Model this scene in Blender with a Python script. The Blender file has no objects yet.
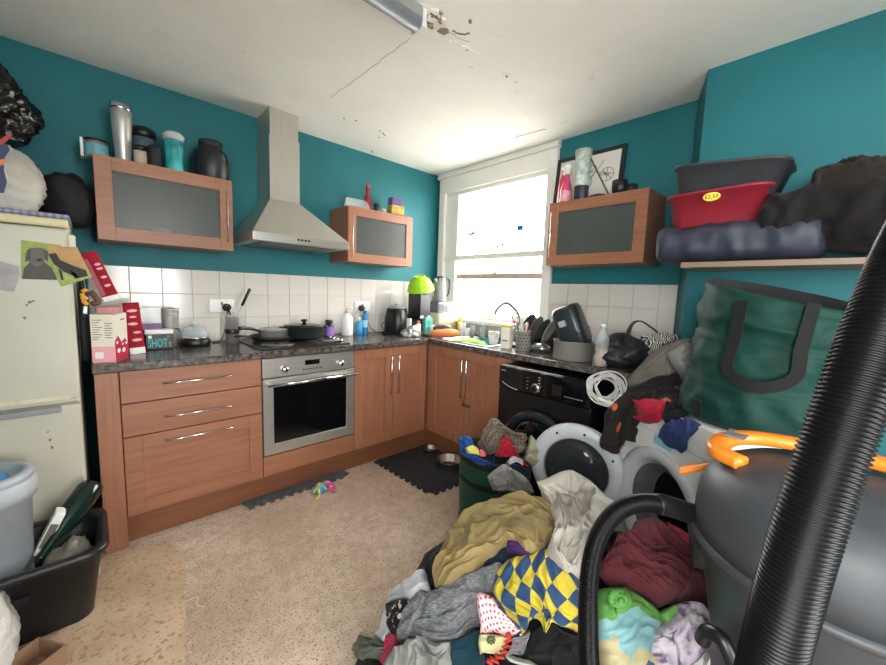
import bpy, bmesh, math, random
import numpy as np
from mathutils import Vector, Matrix, noise

# ------------------------------------------------------------------ camera, world, lights, exposure
scene = bpy.context.scene
COL = scene.collection
FPX = 373.68
CAM = Vector((-2.5535, -2.8323, 1.2872))
RGT = Vector((0.72865927, -0.68403323, 0.03397374))
UPV = Vector((0.04939923, 0.10196897, 0.99356029))
FWD = Vector((0.68309252, 0.72228864, -0.10809134))
cd = bpy.data.cameras.new('camera')
cd.sensor_fit = 'HORIZONTAL'; cd.sensor_width = 36.0; cd.lens = FPX / 886 * 36
cd.clip_start = 0.02; cd.clip_end = 200
cam = bpy.data.objects.new('camera', cd); COL.objects.link(cam)
m = Matrix((RGT, UPV, -FWD)).transposed().to_4x4(); m.translation = CAM
cam.matrix_world = m
scene.camera = cam
w = bpy.data.worlds.new('overcast_sky'); scene.world = w; w.use_nodes = True
bg = w.node_tree.nodes['Background']
bg.inputs[0].default_value = (1.0, 0.985, 0.965, 1); bg.inputs[1].default_value = 11.0
vs = scene.view_settings
vs.view_transform = 'Standard'; vs.look = 'None'; vs.gamma = 1.0; vs.use_curve_mapping = False
vs.exposure = 0.95

def portal(loc, rot, sx, sy):
    l = bpy.data.lights.new('window_portal', 'AREA'); l.shape = 'RECTANGLE'; l.size = sx; l.size_y = sy
    try: l.cycles.is_portal = True
    except Exception: pass
    o = bpy.data.objects.new('window_portal', l); COL.objects.link(o); o.location = loc; o.rotation_euler = rot
portal((0.06, -0.68, 1.7), (0, math.radians(90), 0), 1.35, 1.2)
portal((-1.9, -4.42, 1.35), (math.radians(90), 0, 0), .8, 1.7)
portal((-3.32, -3.35, 1.45), (0, math.radians(-90), 0), 1.5, .9)

# ------------------------------------------------------------------ helpers: pixels to places
def ray(u, v): return FWD + RGT * ((u - 443) / FPX) - UPV * ((v - 332.5) / FPX)
def on(u, v, ax, val):
    d = ray(u, v); return CAM + d * ((val - CAM[ax]) / d[ax])
def pd(u, v, d): return CAM + ray(u, v) * d
R = math.radians

# ------------------------------------------------------------------ helpers: materials
def lin(h):
    h = h.lstrip('#'); c = [int(h[i:i + 2], 16) / 255 for i in (0, 2, 4)]
    return tuple((x / 12.92 if x <= .04045 else ((x + .055) / 1.055) ** 2.4) for x in c) + (1,)
MC = {}
def nodes(name):
    m = bpy.data.materials.new(name); m.use_nodes = True
    nt = m.node_tree; return m, nt, nt.nodes['Principled BSDF']
def coords(nt, kind='Object', scale=(1, 1, 1), rot=(0, 0, 0)):
    tc = nt.nodes.new('ShaderNodeTexCoord'); mp = nt.nodes.new('ShaderNodeMapping')
    mp.inputs['Scale'].default_value = scale; mp.inputs['Rotation'].default_value = rot
    nt.links.new(tc.outputs[kind], mp.inputs[0]); return mp.outputs[0]
def tex(nt, kind, co, **k):
    n = nt.nodes.new('ShaderNodeTex' + kind)
    if co is not None: nt.links.new(co, n.inputs['Vector'])
    for a, b in k.items():
        if a in ('wave_type', 'bands_direction', 'feature', 'distance', 'wave_profile'): setattr(n, a, b)
        else: n.inputs[a.replace('_', ' ')].default_value = b
    return n
def ramp(nt, fac, stops, interp='LINEAR'):
    r = nt.nodes.new('ShaderNodeValToRGB'); r.color_ramp.interpolation = interp
    e = r.color_ramp.elements
    while len(e) < len(stops): e.new(0.5)
    for i, (p, c) in enumerate(stops): e[i].position = p; e[i].color = c if len(c) == 4 else tuple(c) + (1,)
    nt.links.new(fac, r.inputs[0]); return r.outputs[0]
def mix(nt, fac, a, b, mode='MIX'):
    n = nt.nodes.new('ShaderNodeMix'); n.data_type = 'RGBA'; n.blend_type = mode
    for s, v in ((0, fac), (6, a), (7, b)):
        if hasattr(v, 'node'): nt.links.new(v, n.inputs[s])
        else: n.inputs[s].default_value = v
    return n.outputs[2]
def bump(nt, bs, h, st=.3, dist=.01):
    b = nt.nodes.new('ShaderNodeBump'); b.inputs['Strength'].default_value = st; b.inputs['Distance'].default_value = dist
    nt.links.new(h, b.inputs['Height']); nt.links.new(b.outputs[0], bs.inputs['Normal'])
def shade(c, k): return tuple(min(1, x * k) for x in c[:3]) + (1,)
def mat(name, col, rough=.5, metal=0, var=.12, scale=12, bmp=0, bscale=80, spec=.5, coat=0, sheen=0):
    key = (name,)
    if key in MC: return MC[key]
    m, nt, bs = nodes(name); c = lin(col); co = coords(nt)
    n = tex(nt, 'Noise', co, Scale=scale, Detail=4.0)
    nt.links.new(ramp(nt, n.outputs[0], [(.3, shade(c, 1 - var)), (.7, shade(c, 1 + var))]), bs.inputs['Base Color'])
    bs.inputs['Roughness'].default_value = rough; bs.inputs['Metallic'].default_value = metal
    bs.inputs['Specular IOR Level'].default_value = spec; bs.inputs['Coat Weight'].default_value = coat
    bs.inputs['Sheen Weight'].default_value = sheen
    if bmp:
        n2 = tex(nt, 'Noise', co, Scale=bscale, Detail=3.0); bump(nt, bs, n2.outputs[0], bmp)
    MC[key] = m; return m
def fabric(name, col, var=.18, weave=900, rough=.92, scale=7, bmp=.25):
    if name in MC: return MC[name]
    m, nt, bs = nodes(name); c = lin(col); co = coords(nt)
    n = tex(nt, 'Noise', co, Scale=scale, Detail=5.0)
    nt.links.new(ramp(nt, n.outputs[0], [(.3, shade(c, 1 - var)), (.7, shade(c, 1 + var))]), bs.inputs['Base Color'])
    n2 = tex(nt, 'Noise', co, Scale=weave * .3, Detail=2.0); bump(nt, bs, n2.outputs[0], bmp, .002)
    bs.inputs['Roughness'].default_value = rough; bs.inputs['Sheen Weight'].default_value = .06
    bs.inputs['Specular IOR Level'].default_value = .2
    MC[name] = m; return m
def glassy(name, col=(1, 1, 1, 1), opaque=.12, rough=.05):
    if name in MC: return MC[name]
    m, nt, bs = nodes(name); bs.inputs['Base Color'].default_value = col; bs.inputs['Roughness'].default_value = rough
    t = nt.nodes.new('ShaderNodeBsdfTransparent'); x = nt.nodes.new('ShaderNodeMixShader'); x.inputs[0].default_value = opaque
    t.inputs[0].default_value = tuple(.5 + .5 * a for a in col[:3]) + (1,)
    nt.links.new(t.outputs[0], x.inputs[1]); nt.links.new(bs.outputs[0], x.inputs[2])
    nt.links.new(x.outputs[0], nt.nodes['Material Output'].inputs[0]); MC[name] = m; return m

# ------------------------------------------------------------------ helpers: objects
MW = {}; LOCAL = {}; STRUCT = set()
def link(o, parent=None):
    COL.objects.link(o)
    if parent is not None: o.parent = parent
def tag(o, label=None, cat=None, group=None, kind=None):
    if label: o['label'] = label
    if cat: o['category'] = cat
    if group: o['group'] = group
    if kind: o['kind'] = kind
    return o
def thing(name, label, cat, loc=(0, 0, 0), rz=0, group=None, local=True, rot=None, kind=None):
    """an Empty at the thing's base; local: its parts are given in its own frame, else in world coordinates"""
    o = bpy.data.objects.new(name, None); o.empty_display_size = .1; link(o)
    M_ = Matrix.Translation(loc) @ (rot.to_4x4() if rot is not None else Matrix.Rotation(rz, 4, 'Z'))
    o.matrix_world = M_; MW[o.name] = M_; LOCAL[o.name] = local
    return tag(o, label, cat, group, kind)
def mesh(name, V, F, mt, parent=None, smooth=True, at=None, rz=0, label=None, cat=None, group=None, kind=None, uv=None, rot=None):
    V = [Vector(v) for v in V]
    if parent is not None:
        Mp = MW[parent.name]
        if not LOCAL[parent.name]:
            inv = Mp.inverted(); V = [inv @ v for v in V]
        if at is not None or rot is not None:
            T = Matrix.Translation(at or (0, 0, 0)) @ (rot.to_4x4() if rot is not None else Matrix.Rotation(rz, 4, 'Z'))
            V = [T @ v for v in V]
        loc = None
    elif at is None:
        xs = [v.x for v in V]; ys = [v.y for v in V]; z0 = min(v.z for v in V)
        c = Vector(((min(xs) + max(xs)) / 2, (min(ys) + max(ys)) / 2, z0)); V = [v - c for v in V]; loc = c
    else: loc = Vector(at)
    me = bpy.data.meshes.new(name); me.from_pydata([tuple(v) for v in V], [], F)
    if isinstance(mt, (list, tuple)):
        for k in mt: me.materials.append(k)
    elif mt: me.materials.append(mt)
    if smooth: me.shade_smooth()
    if uv is not None:
        L = me.uv_layers.new(name='UVMap').data
        for lp in me.loops: L[lp.index].uv = uv[lp.vertex_index]
    o = bpy.data.objects.new(name, me); link(o, parent)
    if loc is not None:
        T = Matrix.Translation(loc) @ (rot.to_4x4() if rot is not None else Matrix.Rotation(rz, 4, 'Z'))
        o.matrix_world = T; MW[o.name] = T
        LOCAL[o.name] = at is not None
    else: MW[o.name] = MW[parent.name]; LOCAL[o.name] = LOCAL[parent.name]
    return tag(o, label, cat, group, kind)
def bmout(bm):
    bm.verts.index_update(); V = [v.co.copy() for v in bm.verts]; F = [[v.index for v in f.verts] for f in bm.faces]; bm.free(); return V, F
def boxvf(x0, x1, y0, y1, z0, z1, bev=0, seg=2):
    bm = bmesh.new(); bmesh.ops.create_cube(bm, size=1)
    for v in bm.verts:
        v.co = Vector(((x0 + x1) / 2 + v.co.x * (x1 - x0), (y0 + y1) / 2 + v.co.y * (y1 - y0), (z0 + z1) / 2 + v.co.z * (z1 - z0)))
    if bev: bmesh.ops.bevel(bm, geom=bm.edges[:], offset=bev, segments=seg, affect='EDGES', profile=.5)
    return bmout(bm)
def bx(name, x0, x1, y0, y1, z0, z1, mt, parent=None, bev=.003, **k):
    V, F = boxvf(min(x0, x1), max(x0, x1), min(y0, y1), max(y0, y1), min(z0, z1), max(z0, z1), bev)
    return mesh(name, V, F, mt, parent, smooth=k.pop('smooth', False), **k)
def join(*vf):
    V = []; F = []
    for v, f in vf:
        n = len(V); V += list(v); F += [[i + n for i in q] for q in f]
    return V, F
def lathevf(prof, seg=32, sx=1, sy=1, c=(0, 0, 0)):
    V = []; F = []
    n = len(prof)
    for r, z in prof:
        for k in range(seg):
            a = 2 * math.pi * k / seg; V.append((c[0] + r * sx * math.cos(a), c[1] + r * sy * math.sin(a), c[2] + z))
    for i in range(n - 1):
        for k in range(seg):
            k2 = (k + 1) % seg; F.append([i * seg + k, i * seg + k2, (i + 1) * seg + k2, (i + 1) * seg + k])
    if prof[0][0] > 1e-5: F.append([k for k in range(seg)][::-1])
    if prof[-1][0] > 1e-5: F.append([(n - 1) * seg + k for k in range(seg)])
    return V, F
def lathe(name, prof, mt, parent=None, seg=32, sx=1, sy=1, c=(0, 0, 0), **k):
    V, F = lathevf(prof, seg, sx, sy, c); return mesh(name, V, F, mt, parent, **k)
def spline(pts, n):
    """Catmull-Rom through the points"""
    P = [Vector(p) for p in pts]; out = []
    Q = [P[0] * 2 - P[1]] + P + [P[-1] * 2 - P[-2]]
    L = len(P) - 1
    for i in range(n):
        t = i / (n - 1) * L; k = min(int(t), L - 1); f = t - k
        a, b, c, d = Q[k:k + 4]
        out.append(.5 * ((2 * b) + (c - a) * f + (2 * a - 5 * b + 4 * c - d) * f * f + (3 * b - a - 3 * c + d) * f ** 3))
    return out
def tubevf(path, rad, seg=10, closed=False, cap=True):
    V = []; F = []; n = len(path); up = None
    for i, p in enumerate(path):
        t = (path[(i + 1) % n if closed else min(i + 1, n - 1)] - path[(i - 1) % n if closed else max(i - 1, 0)])
        t = t.normalized() if t.length > 1e-9 else Vector((0, 0, 1))
        if up is None:
            up = t.orthogonal().normalized()
        up = (up - t * up.dot(t)); up = up.normalized() if up.length > 1e-6 else t.orthogonal().normalized()
        s = t.cross(up); r = rad(i / max(1, n - 1), i) if callable(rad) else rad
        for k in range(seg):
            a = 2 * math.pi * k / seg; V.append(p + up * (r * math.cos(a)) + s * (r * math.sin(a)))
    for i in range(n if closed else n - 1):
        j = (i + 1) % n
        for k in range(seg):
            k2 = (k + 1) % seg; F.append([i * seg + k, i * seg + k2, j * seg + k2, j * seg + k])
    if cap and not closed: F.append(list(range(seg))[::-1]); F.append([(n - 1) * seg + k for k in range(seg)])
    return V, F
def tube(name, pts, r, mt, parent=None, seg=10, n=None, straight=False, closed=False, **k):
    P = [Vector(p) for p in pts] if straight else spline(pts, n or 8 * len(pts))
    V, F = tubevf(P, r, seg, closed); return mesh(name, V, F, mt, parent, **k)
def rrect(w, d, r, z, n=6, c=(0, 0)):
    """ring of a rounded rectangle"""
    out = []
    r = min(r, w / 2 - 1e-4, d / 2 - 1e-4)
    for qx, qy, a0 in ((1, 1, 0), (-1, 1, 90), (-1, -1, 180), (1, -1, 270)):
        for k in range(n + 1):
            a = R(a0 + 90 * k / n); out.append(Vector((c[0] + qx * (w / 2 - r) + r * math.cos(a), c[1] + qy * (d / 2 - r) + r * math.sin(a), z)))
    return out
def loftvf(rings, cap0=True, cap1=True):
    V = []; F = []; s = len(rings[0])
    for g in rings: V += [Vector(x) for x in g]
    for i in range(len(rings) - 1):
        for k in range(s):
            k2 = (k + 1) % s; F.append([i * s + k, i * s + k2, (i + 1) * s + k2, (i + 1) * s + k])
    if cap0: F.append(list(range(s))[::-1])
    if cap1: F.append([(len(rings) - 1) * s + k for k in range(s)])
    return V, F
def loft(name, rings, mt, parent=None, cap0=True, cap1=True, **k):
    V, F = loftvf(rings, cap0, cap1); return mesh(name, V, F, mt, parent, **k)
def polyvf(pts2, z0, z1):
    n = len(pts2); V = [(x, y, z0) for x, y in pts2] + [(x, y, z1) for x, y in pts2]
    F = [list(range(n))[::-1], [n + k for k in range(n)]] + [[k, (k + 1) % n, n + (k + 1) % n, n + k] for k in range(n)]
    return V, F
def axes(x, y, z=None):
    x = Vector(x).normalized(); y = Vector(y).normalized(); z = Vector(z).normalized() if z else x.cross(y)
    return Matrix((x, y, z)).transposed()
def text(name, s, size, mt, parent, origin, xdir, ydir, depth=.0006, align='CENTER', xs=1):
    cu = bpy.data.curves.new('lettering', 'FONT'); cu.body = s; cu.size = size; cu.align_x = align; cu.align_y = 'CENTER'; cu.extrude = depth
    cu.resolution_u = 2
    tmp = bpy.data.objects.new('lettering', cu); COL.objects.link(tmp)
    dg = bpy.context.evaluated_depsgraph_get(); me = bpy.data.meshes.new_from_object(tmp.evaluated_get(dg))
    V = [Vector((v.co.x * xs, v.co.y, v.co.z)) for v in me.vertices]; F = [list(p.vertices) for p in me.polygons]
    bpy.data.objects.remove(tmp); bpy.data.meshes.remove(me)
    A = axes(xdir, ydir); V = [Vector(origin) + A @ v for v in V]
    return mesh(name, V, F, mt, parent, smooth=False)
def flat(name, pts, nrm, th, mt, parent, **k):
    """thin plate on a polygon of 3-D points, extruded along nrm"""
    P = [Vector(p) for p in pts]; n = Vector(nrm).normalized() * th; m = len(P)
    V = P + [p + n for p in P]
    F = [list(range(m))[::-1], [m + i for i in range(m)]] + [[i, (i + 1) % m, m + (i + 1) % m, m + i] for i in range(m)]
    return mesh(name, V, F, mt, parent, smooth=False, **k)

# ------------------------------------------------------------------ materials
def carpet():
    m, nt, bs = nodes('beige speckled carpet'); co = coords(nt)
    big = tex(nt, 'Noise', co, Scale=1.6, Detail=5.0); fine = tex(nt, 'Noise', co, Scale=170.0, Detail=2.0); mid = tex(nt, 'Noise', co, Scale=22.0, Detail=4.0)
    base = ramp(nt, big.outputs[0], [(.35, lin('b8a18d')), (.65, lin('d4bfad'))])
    base = mix(nt, ramp(nt, mid.outputs[0], [(.35, (.55,) * 3), (.6, (0,) * 3)]), base, lin('ab947f'))
    spk = ramp(nt, fine.outputs[0], [(.34, (1,) * 3), (.42, (0,) * 3)])
    v = tex(nt, 'Voronoi', co, Scale=75.0); sp2 = ramp(nt, v.outputs['Distance'], [(.12, (.8,) * 3), (.2, (0,) * 3)])
    base = mix(nt, spk, base, lin('6f5a49')); base = mix(nt, sp2, base, lin('5d493b'))
    nt.links.new(base, bs.inputs['Base Color']); bs.inputs['Roughness'].default_value = .95; bs.inputs['Specular IOR Level'].default_value = .1
    bump(nt, bs, fine.outputs[0], .5, .004); return m
def ceilmat():
    m, nt, bs = nodes('aged white ceiling paint'); co = coords(nt)
    n = tex(nt, 'Noise', co, Scale=1.3, Detail=6.0, Roughness=.6); n2 = tex(nt, 'Noise', co, Scale=9.0, Detail=4.0)
    c = ramp(nt, n.outputs[0], [(.35, lin('edebe6')), (.6, lin('f5f3ef'))])
    c = mix(nt, ramp(nt, n2.outputs[0], [(.66, (0,) * 3), (.8, (.35,) * 3)]), c, lin('b5aaa0'))
    nt.links.new(c, bs.inputs['Base Color']); bs.inputs['Roughness'].default_value = .8
    bump(nt, bs, n2.outputs[0], .15, .01); return m
def wood(name, c1, c2, axis='z', rough=.42):
    m, nt, bs = nodes(name)
    sc = {'z': (30, 30, 1.6), 'x': (1.6, 30, 30), 'y': (30, 1.6, 30)}[axis]
    co = coords(nt, 'Object', sc); n = tex(nt, 'Noise', co, Scale=1.6, Detail=6.0, Roughness=.6)
    co2 = coords(nt); n2 = tex(nt, 'Noise', co2, Scale=2.2, Detail=3.0)
    c = ramp(nt, n.outputs[0], [(.3, lin(c1)), (.7, lin(c2))])
    c = mix(nt, ramp(nt, n2.outputs[0], [(.5, (0,) * 3), (.8, (.35,) * 3)]), c, shade(lin(c1), .75))
    nt.links.new(c, bs.inputs['Base Color']); bs.inputs['Roughness'].default_value = rough; bump(nt, bs, n.outputs[0], .05, .003); return m
def worktopmat():
    m, nt, bs = nodes('dark speckled laminate'); co = coords(nt)
    n = tex(nt, 'Noise', co, Scale=45.0, Detail=6.0); v = tex(nt, 'Voronoi', co, Scale=130.0)
    c = ramp(nt, n.outputs[0], [(.35, lin('2e2927')), (.55, lin('5b524d')), (.75, lin('7d736c'))])
    c = mix(nt, ramp(nt, v.outputs['Distance'], [(.1, (.6,) * 3), (.22, (0,) * 3)]), c, lin('8d857e'))
    nt.links.new(c, bs.inputs['Base Color']); bs.inputs['Roughness'].default_value = .22; return m
def steelmat(name, col='c4c0b8', rough=.32, st=(2, 120, 120)):
    m, nt, bs = nodes(name); co = coords(nt, 'Object', st); n = tex(nt, 'Noise', co, Scale=2.0, Detail=4.0); c = lin(col)
    nt.links.new(ramp(nt, n.outputs[0], [(.3, shade(c, .85)), (.7, shade(c, 1.08))]), bs.inputs['Base Color'])
    bs.inputs['Metallic'].default_value = .75; bs.inputs['Roughness'].default_value = rough; return m
def tealmat():
    m, nt, bs = nodes('teal emulsion'); co = coords(nt)
    n = tex(nt, 'Noise', co, Scale=2.0, Detail=5.0); n2 = tex(nt, 'Noise', co, Scale=160.0, Detail=2.0)
    nt.links.new(ramp(nt, n.outputs[0], [(.35, lin('0d646c')), (.65, lin('147078'))]), bs.inputs['Base Color'])
    bs.inputs['Roughness'].default_value = .6; bump(nt, bs, n2.outputs[0], .1, .003); return m
TEAL = tealmat(); CARPET = carpet(); CEIL = ceilmat()
BEECH = wood('beech laminate vertical', '8f5d43', 'a57055'); BEECHX = wood('beech laminate crosswise', '8f5d43', 'a57055', 'x'); BEECHY = wood('beech laminate crosswise on side run', '8f5d43', 'a57055', 'y')
BEECHD = wood('beech carcass side', '7c5240', '8e624e'); WT = worktopmat()
STEEL = steelmat('brushed steel'); STEELV = steelmat('brushed steel upright', st=(120, 120, 2)); CHROME = mat('chrome', 'd5d5d5', .14, 1, .04)
WHITEP = mat('white gloss paint', 'e6e4de', .35, 0, .04, 5); GROUT = mat('old grout', 'c8c2b8', .8, 0, .1)
TILE = mat('white glazed tile', 'd3cec6', .12, 0, .03, 4); BLACKP = mat('black plastic', '16171a', .35, 0, .2, 20); BLACKM = mat('matt black plastic', '1b1c1e', .6, 0, .2, 20)
WHITEPL = mat('white plastic', 'e9e8e6', .35, 0, .03); GREYPL = mat('grey plastic', '8d9093', .4, 0, .06); BLACKG = mat('black glass', '0c0c0e', .06, 0, .05)
FROST = glassy('frosted cabinet glass', lin('6a716d'), .5, .3); PANE = glassy('window glass', (1, 1, 1, 1), .06, .02); CLEAR = glassy('clear plastic', lin('eef2f2'), .3, .1)
DARK = mat('dark recess', '141211', .9); ENAMEL = mat('cream fridge enamel', 'e4dfcf', .35, 0, .05, 3)

def struct(o): o['kind'] = 'structure'; return o

# ------------------------------------------------------------------ the room
ZC = 2.412
XL, YB = -3.3, -4.4
struct(bx('floor', XL - .1, .3, YB - .1, .12, -.06, 0, CARPET, bev=0))
CE = struct(bx('ceiling', XL - .1, .3, YB - .1, .12, ZC, ZC + .08, CEIL, bev=0))
WB = struct(bx('wall_back', XL - .1, .12, 0, .12, 0, ZC, TEAL, bev=0))
struct(mesh('wall_left', *join(boxvf(XL - .1, XL, YB, -3.8, 0, ZC), boxvf(XL - .1, XL, -2.9, 0, 0, ZC), boxvf(XL - .1, XL, -3.8, -2.9, 0, .7), boxvf(XL - .1, XL, -3.8, -2.9, 2.2, ZC)), TEAL, smooth=False))  # unseen window opening, inferred and added for fill light from the left
# window wall: opening y -0.06..-1.30, z 1.0..2.41
WY0, WY1, WZ0, WZ1 = -.055, -1.30, 1.02, 2.40
WW = struct(mesh('wall_window', *join(boxvf(0, .16, WY0, 0, 0, ZC), boxvf(0, .16, WY1, WY0, 0, WZ0), boxvf(0, .16, WY1, WY0, WZ1, ZC), boxvf(0, .16, -2.3, WY1, 0, ZC)), TEAL, smooth=False))
struct(mesh('wall_right', *polyvf([(0, -2.16), (-.295, -2.27), (-.295, YB), (.2, YB), (.2, -2.16)], 0, ZC), TEAL, smooth=False))
# rear wall behind the photographer with an unseen window, inferred and added for fill
struct(mesh('wall_rear', *join(boxvf(XL, -2.3, YB - .1, YB, 0, ZC), boxvf(-1.5, .2, YB - .1, YB, 0, ZC), boxvf(-2.3, -1.5, YB - .1, YB, 0, .5), boxvf(-2.3, -1.5, YB - .1, YB, 2.2, ZC)), TEAL, smooth=False))
struct(bx('ground', -30, 30, -30, 30, -3.2, -3.0, mat('pale bounce ground', 'b2aea8', .9), bev=0))  # unseen ground, added and toned to set the light reaching the ceiling
# tiles: 150 mm splashback, each tile a piece
def tiles(parent, first, cells):
    me = None
    for (V, key) in cells: pass
def tile_run(parent, P0, dx, nrm, spans, rows):
    """P0 origin, dx run direction, spans (s0,s1), rows (z0,z1)"""
    cache = {}
    rot = axes(dx, nrm, Vector(dx).cross(Vector(nrm)))
    inv = MW[parent.name].inverted()
    for s0, s1 in spans:
        for z0, z1 in rows:
            key = (round(s1 - s0, 3), round(z1 - z0, 3))
            if key not in cache:
                V, F = boxvf(-key[0] / 2 + .0012, key[0] / 2 - .0012, 0, .007, -key[1] / 2 + .0012, key[1] / 2 - .0012, .0015, 1)
                me = bpy.data.meshes.new('tile'); me.from_pydata([tuple(v) for v in V], [], F); me.materials.append(TILE); cache[key] = me
            o = bpy.data.objects.new('tile', cache[key]); link(o, parent)
            c = Vector(P0) + Vector(dx) * ((s0 + s1) / 2) + Vector((0, 0, (z0 + z1) / 2)) + Vector(nrm) * random.uniform(.0018, .0024)
            zr = Vector(dx).cross(Vector(nrm))
            o.matrix_local = inv @ (Matrix.Translation(c) @ axes(dx, nrm, (0, 0, 1) if zr.z > 0 else (0, 0, 1)).to_4x4())
random.seed(3)
rows = [(.916 + .152 * k, .916 + .152 * (k + 1)) for k in range(3)]
sp = [(-2.56, -2.537)] + [(-2.537 + .152 * k, -2.537 + .152 * (k + 1)) for k in range(16)] + [(-.105, -.004)]
bg_ = bx('grout', -2.56, -.004, -.0022, .002, .91, 1.372, GROUT, WB, bev=0)
tile_run(WB, (0, 0, 0), (1, 0, 0), (0, -1, 0), sp, rows)
rows2 = [(.92 + .152 * k, .92 + .152 * (k + 1)) for k in range(3)]
bx('grout', -.0022, .002, -2.155, WY1, .91, 1.376, GROUT, WW, bev=0)
sp2 = [(1.302 + .152 * k, 1.302 + .152 * (k + 1)) for k in range(5)] + [(2.062, 2.155)]
tile_run(WW, (0, 0, 0), (0, -1, 0), (-1, 0, 0), sp2, rows2)
bx('tile', -.011, 0, WY1, WY0, .912, 1.018, TILE, WW, bev=.002)

# window
WN = thing('window_1', None, None, (0, -.68, WZ0), local=False, kind='structure')
WHT = WHITEP
bx('casing', -.03, .02, -.125, -.05, WZ0, 2.36, WHT, WN); bx('casing', -.03, .02, -1.31, -1.235, WZ0, 2.36, WHT, WN)
bx('head_board', -.03, .05, -1.235, -.125, 2.225, 2.36, WHT, WN)
bx('moulding', -.05, .02, -1.32, -.03, 2.36, 2.385, WHT, WN, bev=.006); bx('moulding', -.038, .02, -1.32, -.03, 2.389, 2.411, WHT, WN, bev=.004)
bx('sill', -.10, .10, -1.31, -.05, WZ0 - .005, WZ0 + .028, WHT, WN, bev=.006)
us = bx('upper_sash', .0, .045, -.285, -.125, 1.585, 2.225, WHT, WN); us2 = bx('upper_sash', .0, .045, -1.235, -1.215, 1.585, 2.225, WHT, WN)
bx('top_rail', .0, .045, -1.215, -.285, 2.19, 2.225, WHT, WN); bx('meeting_rail', -.015, .045, -1.235, -.125, 1.585, 1.632, WHT, WN, bev=.006)
gl = bx('pane', .02, .024, -1.22, -.28, 1.625, 2.2, PANE, WN, bev=0)
bx('lower_stile', 0.0, .06, -.265, -.125, WZ0 + .02, 1.585, WHT, WN); bx('lower_stile', .02, .06, -1.235, -1.205, WZ0 + .02, 1.585, WHT, WN)
PINKW = mat('weathered sash timber', 'b49a90', .6, 0, .15, 30)
bx('sash_rail', .03, .075, -1.205, -.265, 1.415, 1.462, PINKW, WN, bev=.006); bx('sash_rail', .03, .06, -1.205, -.265, WZ0 + .03, WZ0 + .09, WHT, WN)
lathe('sash_catch', [(.0, 0), (.018, 0), (.018, .01), (.008, .02), (0, .022)], mat('brass', 'a08548', .35, 1), WN, 16, c=(.05, -.72, 1.462))
bx('pane', .05, .054, -1.205, -.265, WZ0 + .09, 1.42, PANE, WN, bev=0)
# toothed stay
for q in range(2):
    pass
sv = [Vector((.03, -.30, 1.40)), Vector((.03, -.62, 1.12))]
STAYM = mat('galvanised stay', '8f8f8a', .45, .6)
st_ = tube('window_stay', sv, .008, STAYM, WN, 8, straight=True)
for k in range(14):
    q = sv[0].lerp(sv[1], (k + .5) / 14); tube('tooth', [q, q + Vector((0, .022, .026))], .003, STAYM, st_, 5, straight=True)
tube('window_stay', [(.03, -.25, 1.36), (.03, -.36, 1.30), (.03, -.27, 1.22)], .006, STAYM, WN, 8, straight=True)

# stickers on the upper pane
def sticker(name, label, u, v, col, shapes):
    c = on(u, v, 0, .019); V = []; F = []
    vf = []
    for (y, z, ry, rz_) in shapes:
        vf.append(([(.019 + sx, c.y - (y + ry * math.cos(a)), c.z + z + rz_ * math.sin(a)) for sx in (0, -.002) for a in [2 * math.pi * k / 12 for k in range(12)]],
                   [list(range(12)), list(range(12, 24))[::-1]] + [[k, (k + 1) % 12, 12 + (k + 1) % 12, 12 + k] for k in range(12)]))
    V, F = join(*vf)
    mesh(name, V, F, mat(name + ' gel ' + col, col, .3), smooth=False, label=label, cat='sticker', group='gel stickers on the window')
sticker('window_sticker', 'green gecko shaped gel sticker on the window pane', 471, 234, '4fb83a', [(0, 0, .035, .012), (.035, .006, .016, .014), (-.025, .012, .008, .02), (.015, -.016, .008, .016), (-.03, -.012, .018, .007), (.02, .02, .007, .014)])
sticker('window_sticker', 'blue turtle shaped gel sticker on the window pane', 520, 228, '3573c9', [(0, 0, .03, .02), (.036, .004, .012, .01), (.022, .022, .012, .01), (-.022, .022, .012, .01), (.022, -.022, .012, .01), (-.022, -.022, .012, .01), (-.036, -.002, .01, .004)])
sticker('window_sticker', 'orange red gecko gel sticker low on the window pane', 500, 246, 'c9532c', [(-.025, .0, .018, .012), (.008, -.006, .014, .008), (.03, .012, .016, .016), (0, .016, .006, .008)])

# neighbouring house outside
HR = thing('neighbour_house', 'pale house with low tiled roof outside the window', 'building', (5.2, 0.6, -3), local=False)
HWALL = mat('pale render', 'e8e4dc', .9); HROOF = mat('faded tan roof tiles', 'd8cbb8', .9, 0, .1, 6); HGUT = mat('brown gutter', '1c1613', .6)
HLINE = mat('brown tile joint', '54443a', .9)  # brown lines along the tile courses
bx('fascia', 4.27, 4.30, -4.2, 4.7, 1.70, 1.745, mat('ochre fascia', '6e5826', .8), HR, bev=0)
tube('ridge', [(7.2, -4.2, 2.6), (7.2, 4.7, 2.82)], .022, HGUT, HR, 8, straight=True)
bx('wall', 4.6, 8.0, -4, 4.5, -3, 1.80, HWALL, HR, bev=0)
rf = mesh('roof', *join(([(4.3, -4.2, 1.80), (4.3, 4.7, 1.84), (7.2, 4.7, 2.75), (7.2, -4.2, 2.55), (4.3, -4.2, 1.86), (4.3, 4.7, 1.9), (7.2, 4.7, 2.81), (7.2, -4.2, 2.61)], [[3, 2, 1, 0], [4, 5, 6, 7], [0, 1, 5, 4], [1, 2, 6, 5], [2, 3, 7, 6], [3, 0, 4, 7]])), HROOF, HR, smooth=False)
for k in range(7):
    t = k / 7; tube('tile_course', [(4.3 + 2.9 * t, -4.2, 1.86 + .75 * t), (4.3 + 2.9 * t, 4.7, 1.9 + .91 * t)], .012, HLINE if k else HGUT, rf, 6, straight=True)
tube('gutter', [(4.25, -4.2, 1.8), (4.25, 4.7, 1.84)], .022, HGUT, HR, 8, straight=True)

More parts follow.
